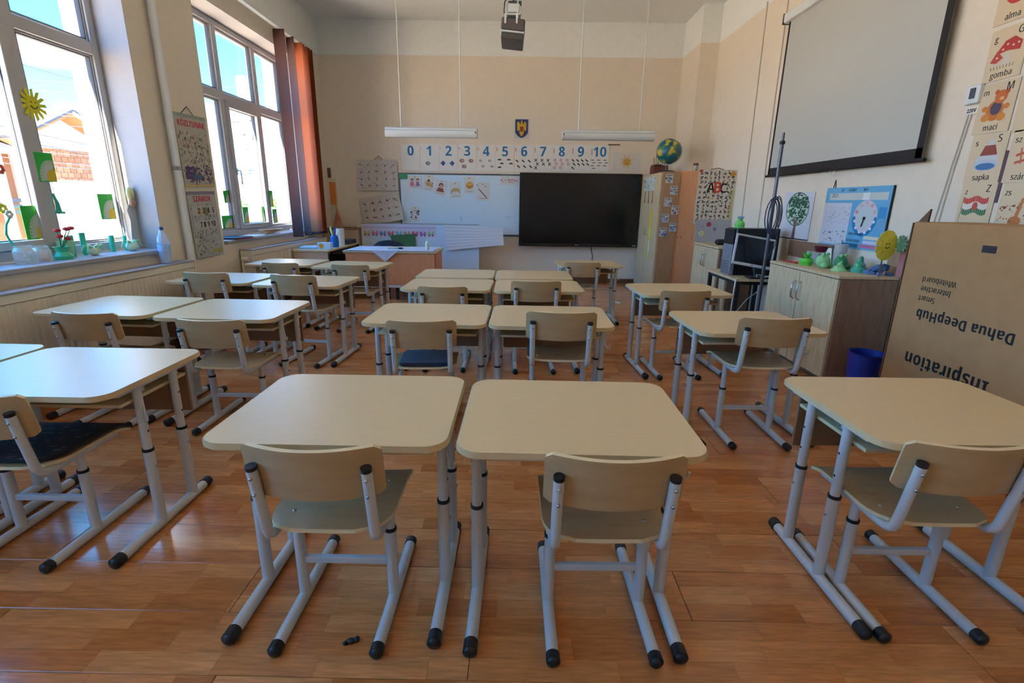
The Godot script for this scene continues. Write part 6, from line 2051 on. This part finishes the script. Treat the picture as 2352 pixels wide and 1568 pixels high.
	m.lathe([Vector2(0, 0.004), Vector2(0.036, 0.0), Vector2(0.04, 0.012), Vector2(0.04, 0.075), Vector2(0.037, 0.08), Vector2(0.04, 0.085), Vector2(0.04, 0.15), Vector2(0.036, 0.18), Vector2(0.016, 0.225), Vector2(0.0135, 0.245), Vector2(0.0, 0.246)], 20)
	var pet := plain("pet", Color(0.86, 0.93, 1.0, 0.22), 0.06)
	pet.transparency = BaseMaterial3D.TRANSPARENCY_ALPHA
	part(bt, "body", m.mesh(), pet)
	m = MB.new()
	m.lathe([Vector2(0, 0.006), Vector2(0.036, 0.006), Vector2(0.037, 0.09), Vector2(0.0, 0.09)], 20)
	var wt := plain("water", Color(0.7, 0.82, 0.96, 0.45), 0.05)
	wt.transparency = BaseMaterial3D.TRANSPARENCY_ALPHA
	part(bt, "water", m.mesh(), wt)
	m = MB.new()
	m.lathe([Vector2(0.0145, 0.236), Vector2(0.0155, 0.24), Vector2(0.0155, 0.258), Vector2(0.0, 0.26)], 16)
	part(bt, "cap", m.mesh(), plain("cap_blue", c8(60, 84, 140), 0.4))
	m = MB.new()
	m.lathe([Vector2(0.0405, 0.09), Vector2(0.0405, 0.135)], 20)
	part(bt, "label_band", m.mesh(), plain("label_blue", c8(170, 196, 232), 0.5))
	# things on the far sill
	single("folder", "black and red folder lying on the far window sill", "folder", bmesh(Vector3(-2.65, y + 0.010, -4.78), Vector3(0.16, 0.012, 0.30), 0.003), plain("folder_dark", c8(40, 34, 40), 0.5))
	single("folder", "red folder under the black one on the far sill", "folder", bmesh(Vector3(-2.645, y + 0.002, -4.79), Vector3(0.17, 0.004, 0.32)), plain("folder_red", c8(170, 40, 50), 0.5))
	single("paper_stack", "white sheets lying on the far window sill", "paper", bmesh(Vector3(-2.69, y + 0.004, -5.12), Vector3(0.17, 0.008, 0.30)), M.paper)
	for i in 4:
		single("wooden_ruler", "short wooden stick lying on the far window sill", "stick", bmesh(Vector3(0, 0, 0), Vector3(0.03, 0.012, 0.36), 0.003), M.plywood, Transform3D(Basis(Vector3.UP, 0.25 - 0.17 * i), Vector3(-2.68 + 0.005 * i, y + 0.007 + 0.0125 * i, -5.5)), "wooden sticks on the far sill")

# ------------------------------------------------------------------ window corner, teacher's desk, projector
func build_corner_things() -> void:
	# teacher's desk with tablecloth
	var t := thing("teacher_desk", "teacher's desk with an orange-brown front panel", "desk", Vector3(-1.415, 0, -5.90))
	part(t, "desk_top", bmesh(Vector3(0, 0.548, 0), Vector3(1.05, 0.022, 0.58), 0.003), M.oak)
	part(t, "front_panel", bmesh(Vector3(0, 0.36, 0.27), Vector3(1.0, 0.355, 0.016), 0.002), M.teacher_wood)
	part(t, "lower_rail", bmesh(Vector3(0.0, 0.165, 0.272), Vector3(1.0, 0.03, 0.018)), M.white_metal)
	for sd in [-1.0, 1.0]:
		part(t, "side_panel", bmesh(Vector3(sd * 0.497, 0.30, -0.005), Vector3(0.016, 0.475, 0.5), 0.002), M.teacher_wood)
		for zz in [0.2, -0.22]:
			part(t, "leg", bmesh(Vector3(sd * (0.05 if zz > 0 else 0.4) , 0.13, zz), Vector3(0.035, 0.26, 0.03), 0.003), M.dark_metal)
	# cloth: flat over the top, one lace corner hanging at the front
	var cl := thing("tablecloth", "white lace tablecloth with a corner hanging over the teacher's desk", "tablecloth", Vector3(-1.415, 0.5595, -5.90))
	var lace := plain("lace", Color.WHITE, 0.85)
	lace.albedo_texture = noise_tex(0.09, 88, c8(178, 182, 196), c8(206, 210, 222), c8(226, 228, 236), 256, 3)
	lace.uv1_triplanar = true
	lace.uv1_scale = Vector3.ONE * 5.0
	var m := MB.new()
	m.shell(24, 10, func(u: float, v: float) -> Vector3:
		return Vector3((u - 0.5) * 0.98, 0.006 + 0.003 * sin(u * 40.0) * sin(v * 13.0), (0.5 - v) * 0.56 + 0.012), 0.003)
	part(cl, "cover", m.mesh(), lace)
	m = MB.new()
	m.shell(16, 10, func(u: float, v: float) -> Vector3:
		var hw := 0.15 * v
		return Vector3(-0.05 + (u - 0.5) * 2.0 * hw, 0.008 - 0.125 * (1.0 - v), 0.302 + 0.006 * sin(u * 14.0) * (1.0 - v)), 0.003)
	part(cl, "hanging_corner", m.mesh(), lace)
	m = MB.new()
	m.shell(3, 8, func(u: float, v: float) -> Vector3:
		return Vector3(-0.49 - 0.035 * u, 0.008 - 0.05 * u, (v - 0.5) * 0.5), 0.003)
	part(cl, "hanging_side", m.mesh(), lace)
	single("glue_bottle", "pale upright glue bottle on the teacher's desk", "bottle", lathe_mesh([Vector2(0, 0), Vector2(0.022, 0), Vector2(0.022, 0.07), Vector2(0.012, 0.09), Vector2(0.006, 0.095), Vector2(0.005, 0.125), Vector2(0, 0.126)]), plain("glue", c8(216, 222, 196), 0.4), at(Vector3(-1.02, 0.5685, -5.78)))
	single("dark_clip", "small black clip lying on the white tablecloth", "clip", bmesh(Vector3(0, 0.008, 0), Vector3(0.05, 0.016, 0.03), 0.005), M.black_plastic, at(Vector3(-1.33, 0.5695, -5.8)))
	single("paper_sheet", "cream sheet lying on the white tablecloth", "paper", bmesh(Vector3(0, 0.002, 0), Vector3(0.2, 0.003, 0.14)), M.cream_paper, Transform3D(Basis(Vector3.UP, 0.3), Vector3(-1.42, 0.5695, -5.95)))
	# dark chair back and green cloth behind the desk
	var tc := thing("teacher_chair", "dark padded chair behind the teacher's desk", "chair", Vector3(-1.62, 0, -6.42))
	m = MB.new()
	m.shell(12, 8, func(u: float, v: float) -> Vector3:
		var hw := 0.30 * (1.0 - 0.55 * v * v)
		return Vector3((u - 0.5) * 2.0 * hw, 0.38 + 0.22 * v + 0.02 * sin(u * PI), 0.03 * sin(u * PI)), 0.05)
	part(tc, "backrest", m.mesh(), navy_dark())
	part(tc, "seat", bmesh(Vector3(0, 0.33, -0.2), Vector3(0.42, 0.06, 0.4), 0.02), M.navy_dark)
	for q in [[-0.17, -0.04], [0.17, -0.04], [-0.17, -0.36], [0.17, -0.36]]:
		part(tc, "leg", tmesh([Vector3(q[0], 0, q[1]), Vector3(q[0], 0.32, q[1])], 0.014, 8), M.dark_metal)
	part(tc, "back_post", tmesh([Vector3(0, 0.3, -0.02), Vector3(0, 0.42, -0.01)], 0.02, 8), M.dark_metal)
	single("green_folder", "green and black wedge-shaped poster leaning on the low board", "poster", wedge_mesh(), plain("leaf_print", c8(72, 122, 74), 0.6), at(Vector3(-1.62, 0.52, -6.90)))
	# table at the window with boxes
	var wt := thing("side_table", "beige table by the blinds loaded with boxes and pens", "table", Vector3(-2.28, 0, -6.13))
	part(wt, "table_top", bmesh(Vector3(0, 0.555, 0), Vector3(0.40, 0.022, 1.16), 0.003), M.oak)
	part(wt, "front_panel", bmesh(Vector3(0, 0.42, 0.565), Vector3(0.385, 0.25, 0.014), 0.002), plain("beige_panel", c8(206, 178, 150), 0.6))
	part(wt, "back_panel", bmesh(Vector3(0, 0.28, -0.565), Vector3(0.385, 0.53, 0.014)), M.beige_panel)
	part(wt, "shelf", bmesh(Vector3(0, 0.40, 0), Vector3(0.37, 0.014, 1.1)), M.dark_metal)
	for q in [[-0.18, 0.55], [0.18, 0.55], [-0.18, -0.55], [0.18, -0.55]]:
		part(wt, "leg", bmesh(Vector3(q[0], 0.272, q[1]), Vector3(0.026, 0.545, 0.026)), M.dark_metal)
	var y := 0.5665
	single("paper_stack", "light blue papers lying on the side table", "paper", bmesh(Vector3(0, 0.012, 0), Vector3(0.18, 0.024, 0.22), 0.004), plain("blue_paper", c8(176, 212, 236), 0.6), Transform3D(Basis(Vector3.UP, 0.2), Vector3(-2.36, y, -5.75)))
	single("blue_cover", "dark blue notebook cover on the side table", "book", bmesh(Vector3(0, 0.02, 0), Vector3(0.09, 0.04, 0.12), 0.006), plain("royal", c8(40, 56, 130), 0.5), Transform3D(Basis(Vector3.UP, 0.5), Vector3(-2.26, y, -5.90)))
	var ob := thing("orange_box", "small white box with an orange printed front", "box", Vector3(-2.155, y, -5.68))
	part(ob, "box", bmesh(Vector3(0, 0.037, 0), Vector3(0.15, 0.074, 0.07), 0.003), plain("box_blue", c8(200, 222, 236), 0.5))
	m = MB.new()
	m.x = Transform3D(Basis(Vector3(1, 0, 0), Vector3(0, 0, 1), Vector3(0, -1, 0)), Vector3(-0.03, 0.037, 0.0355))
	m.slab(disc_poly(0.027, 16), 0.0, 0.002)
	part(ob, "orange_spot", m.mesh(), plain("orange_spot", c8(232, 150, 40), 0.5))
	var pb := thing("pen_holder", "blue pen holder full of pens on the side table", "pen holder", Vector3(-2.14, y, -5.95))
	part(pb, "bottle", lathe_mesh([Vector2(0, 0), Vector2(0.045, 0), Vector2(0.05, 0.06), Vector2(0.042, 0.12), Vector2(0.03, 0.14), Vector2(0, 0.14)]), plain("pen_blue", c8(30, 96, 176), 0.35))
	for i in 7:
		var a := i * 0.9
		part(pb, "pen", tmesh([Vector3(cos(a) * 0.02, 0.1, sin(a) * 0.02), Vector3(cos(a) * 0.06, 0.2 + 0.02 * (i % 3), sin(a) * 0.06)], 0.006, 6), [M.paper, M.royal, M.craft_yellow, M.black_plastic][i % 4])
	single("white_tub", "white tub behind the blue pen holder", "tub", lathe_mesh([Vector2(0, 0), Vector2(0.05, 0), Vector2(0.055, 0.2), Vector2(0.05, 0.2), Vector2(0.045, 0.01), Vector2(0, 0.01)]), M.paper, at(Vector3(-2.16, y, -6.2)))
	single("grey_tray", "grey tray of odds and ends on the side table", "tray", bmesh(Vector3(0, 0.025, 0), Vector3(0.22, 0.05, 0.3), 0.006), M.gasket, at(Vector3(-2.20, y, -6.45)))
	# low beige chest behind
	var ch := thing("beige_chest", "low beige chest of drawers in the window corner", "chest", Vector3(-2.365, 0, -6.98))
	part(ch, "body", bmesh(Vector3(0, 0.36, 0), Vector3(0.44, 0.72, 0.36), 0.004), M.beige_panel)
	part(ch, "top", bmesh(Vector3(0, 0.727, 0), Vector3(0.46, 0.014, 0.38), 0.002), M.oak_side)
	var pl := thing("dark_ornament", "row of tiny dark ornaments on the beige chest", "ornament", Vector3(-2.28, 0.734, -6.95))
	for i in 6:
		var b := MB.new()
		b.ball(Vector3(-0.07 + i * 0.03, 0.012, 0), Vector3(0.01, 0.012, 0.01), 8, 6)
		part(pl, "bead", b.mesh(), M.basebrown)
		part(pl, "twig", tmesh([Vector3(-0.07 + i * 0.03, 0.02, 0), Vector3(-0.068 + i * 0.031, 0.05 + 0.012 * (i % 3), 0.01)], 0.002, 5), M.basebrown)
	# hangings in the corner
	paper("orange_sheet", "orange paper rectangle on a pale strip in the window corner", "paper", 0.085, 0.30, plain("orange_paper", c8(232, 132, 60), 0.6), at(Vector3(-2.555, 1.19, ZB + 0.006)))
	paper("pale_strip", "pale yellow strip behind the orange paper", "paper", 0.10, 0.42, plain("pale_yellow", c8(216, 206, 170), 0.6), at(Vector3(-2.55, 1.18, ZB + 0.002)))
	single("small_frame", "small dark picture frame at the corner edge", "frame", bmesh(Vector3(-2.585, 1.46, ZB + 0.012), Vector3(0.045, 0.13, 0.02), 0.004), M.basebrown)
	var br := thing("straw_broom", "little orange-brown straw broom hanging in the corner", "broom", Vector3(-2.50, 0.742, ZB + 0.06))
	part(br, "handle", tmesh([Vector3(-0.06, 0.42, -0.03), Vector3(0.0, 0.24, 0)], 0.006, 6), M.teacher_wood)
	m = MB.new()
	for i in 16:
		var a := -0.5 + i / 15.0
		m.tube([Vector3(0, 0.25, 0), Vector3(a * 0.07, 0.12, 0.01 * sin(i * 2.0)), Vector3(a * 0.14, 0.0, 0.02 * sin(i * 3.0))], 0.005, 5, true, 0.003)
	part(br, "bristles", m.mesh(), M.teacher_wood)
	# projector hanging from the ceiling
	var pj := thing("projector", "grey ceiling projector on a white bracket", "projector", Vector3(-0.05, 2.26, -3.95))
	var tilt := Basis(Vector3(0, 0, 1), -0.09)
	part(pj, "body", bmesh(Vector3(0, 0.028, -0.09), Vector3(0.165, 0.075, 0.27), 0.008), plain("projector_grey", c8(98, 90, 88), 0.5), Transform3D(tilt, Vector3.ZERO))
	part(pj, "lower_body", bmesh(Vector3(0.002, -0.045, -0.09), Vector3(0.158, 0.04, 0.26), 0.006), plain("projector_dark", c8(84, 80, 74), 0.5), Transform3D(tilt, Vector3.ZERO))
	part(pj, "light_stripe", bmesh(Vector3(0, -0.017, -0.09), Vector3(0.167, 0.012, 0.272), 0.003), M.lamp_white, Transform3D(tilt, Vector3.ZERO))
	var bk := MB.new()
	for dx in [-0.05, 0.03]:
		bk.box(Vector3(dx, 0.06, 0.05), Vector3(0.014, 0.06, 0.008), 0.002)
		bk.box(Vector3(dx + 0.004, 0.12, 0.03), Vector3(0.012, 0.1, 0.012), 0.002)
	bk.box(Vector3(0.0, 0.09, -0.02), Vector3(0.11, 0.012, 0.12), 0.003)
	bk.box(Vector3(0.005, 0.13, 0.0), Vector3(0.09, 0.06, 0.08), 0.01)
	bk.box(Vector3(0.05, 0.12, 0.0), Vector3(0.02, 0.05, 0.06), 0.004)
	part(pj, "bracket", bk.mesh(), M.lamp_white)
	part(pj, "ceiling_rod", tmesh([Vector3(0.015, 0.14, 0), Vector3(0.015, HC - 2.26, 0)], 0.018, 12), M.lamp_white)
	part(pj, "joint", tmesh([Vector3(-0.03, 0.16, 0.02), Vector3(0.06, 0.16, 0.02)], 0.016, 10), M.grey_metal)
	part(pj, "cable", tmesh([Vector3(-0.055, 0.07, 0.02), Vector3(-0.06, 0.11, 0.04), Vector3(-0.055, 0.16, 0.05), Vector3(-0.03, 0.185, 0.05), Vector3(-0.02, 0.26, 0.03), Vector3(0.0, 0.5, 0.0)], 0.004, 6), M.black_plastic)
	part(pj, "cable", tmesh([Vector3(0.01, 0.165, 0.05), Vector3(-0.03, 0.19, 0.05), Vector3(-0.05, 0.23, 0.04), Vector3(-0.04, 0.5, 0.0)], 0.004, 6), M.black_plastic)

func navy_dark() -> StandardMaterial3D:
	return plain("navy_dark", c8(44, 46, 62), 0.8)

func lathe_mesh(pr: Array) -> ArrayMesh:
	var b := MB.new()
	b.lathe(pr, 16)
	return b.mesh()

func wedge_mesh() -> ArrayMesh:
	var b := MB.new()
	b.x = Transform3D(Basis(Vector3(1, 0, 0), Vector3(0, 0, 1), Vector3(0, -1, 0)), Vector3.ZERO)
	b.slab(PackedVector2Array([Vector2(-0.1, -0.13), Vector2(0.24, -0.155), Vector2(0.25, 0.05), Vector2(-0.05, 0.05)]), 0.0, 0.008)
	return b.mesh()
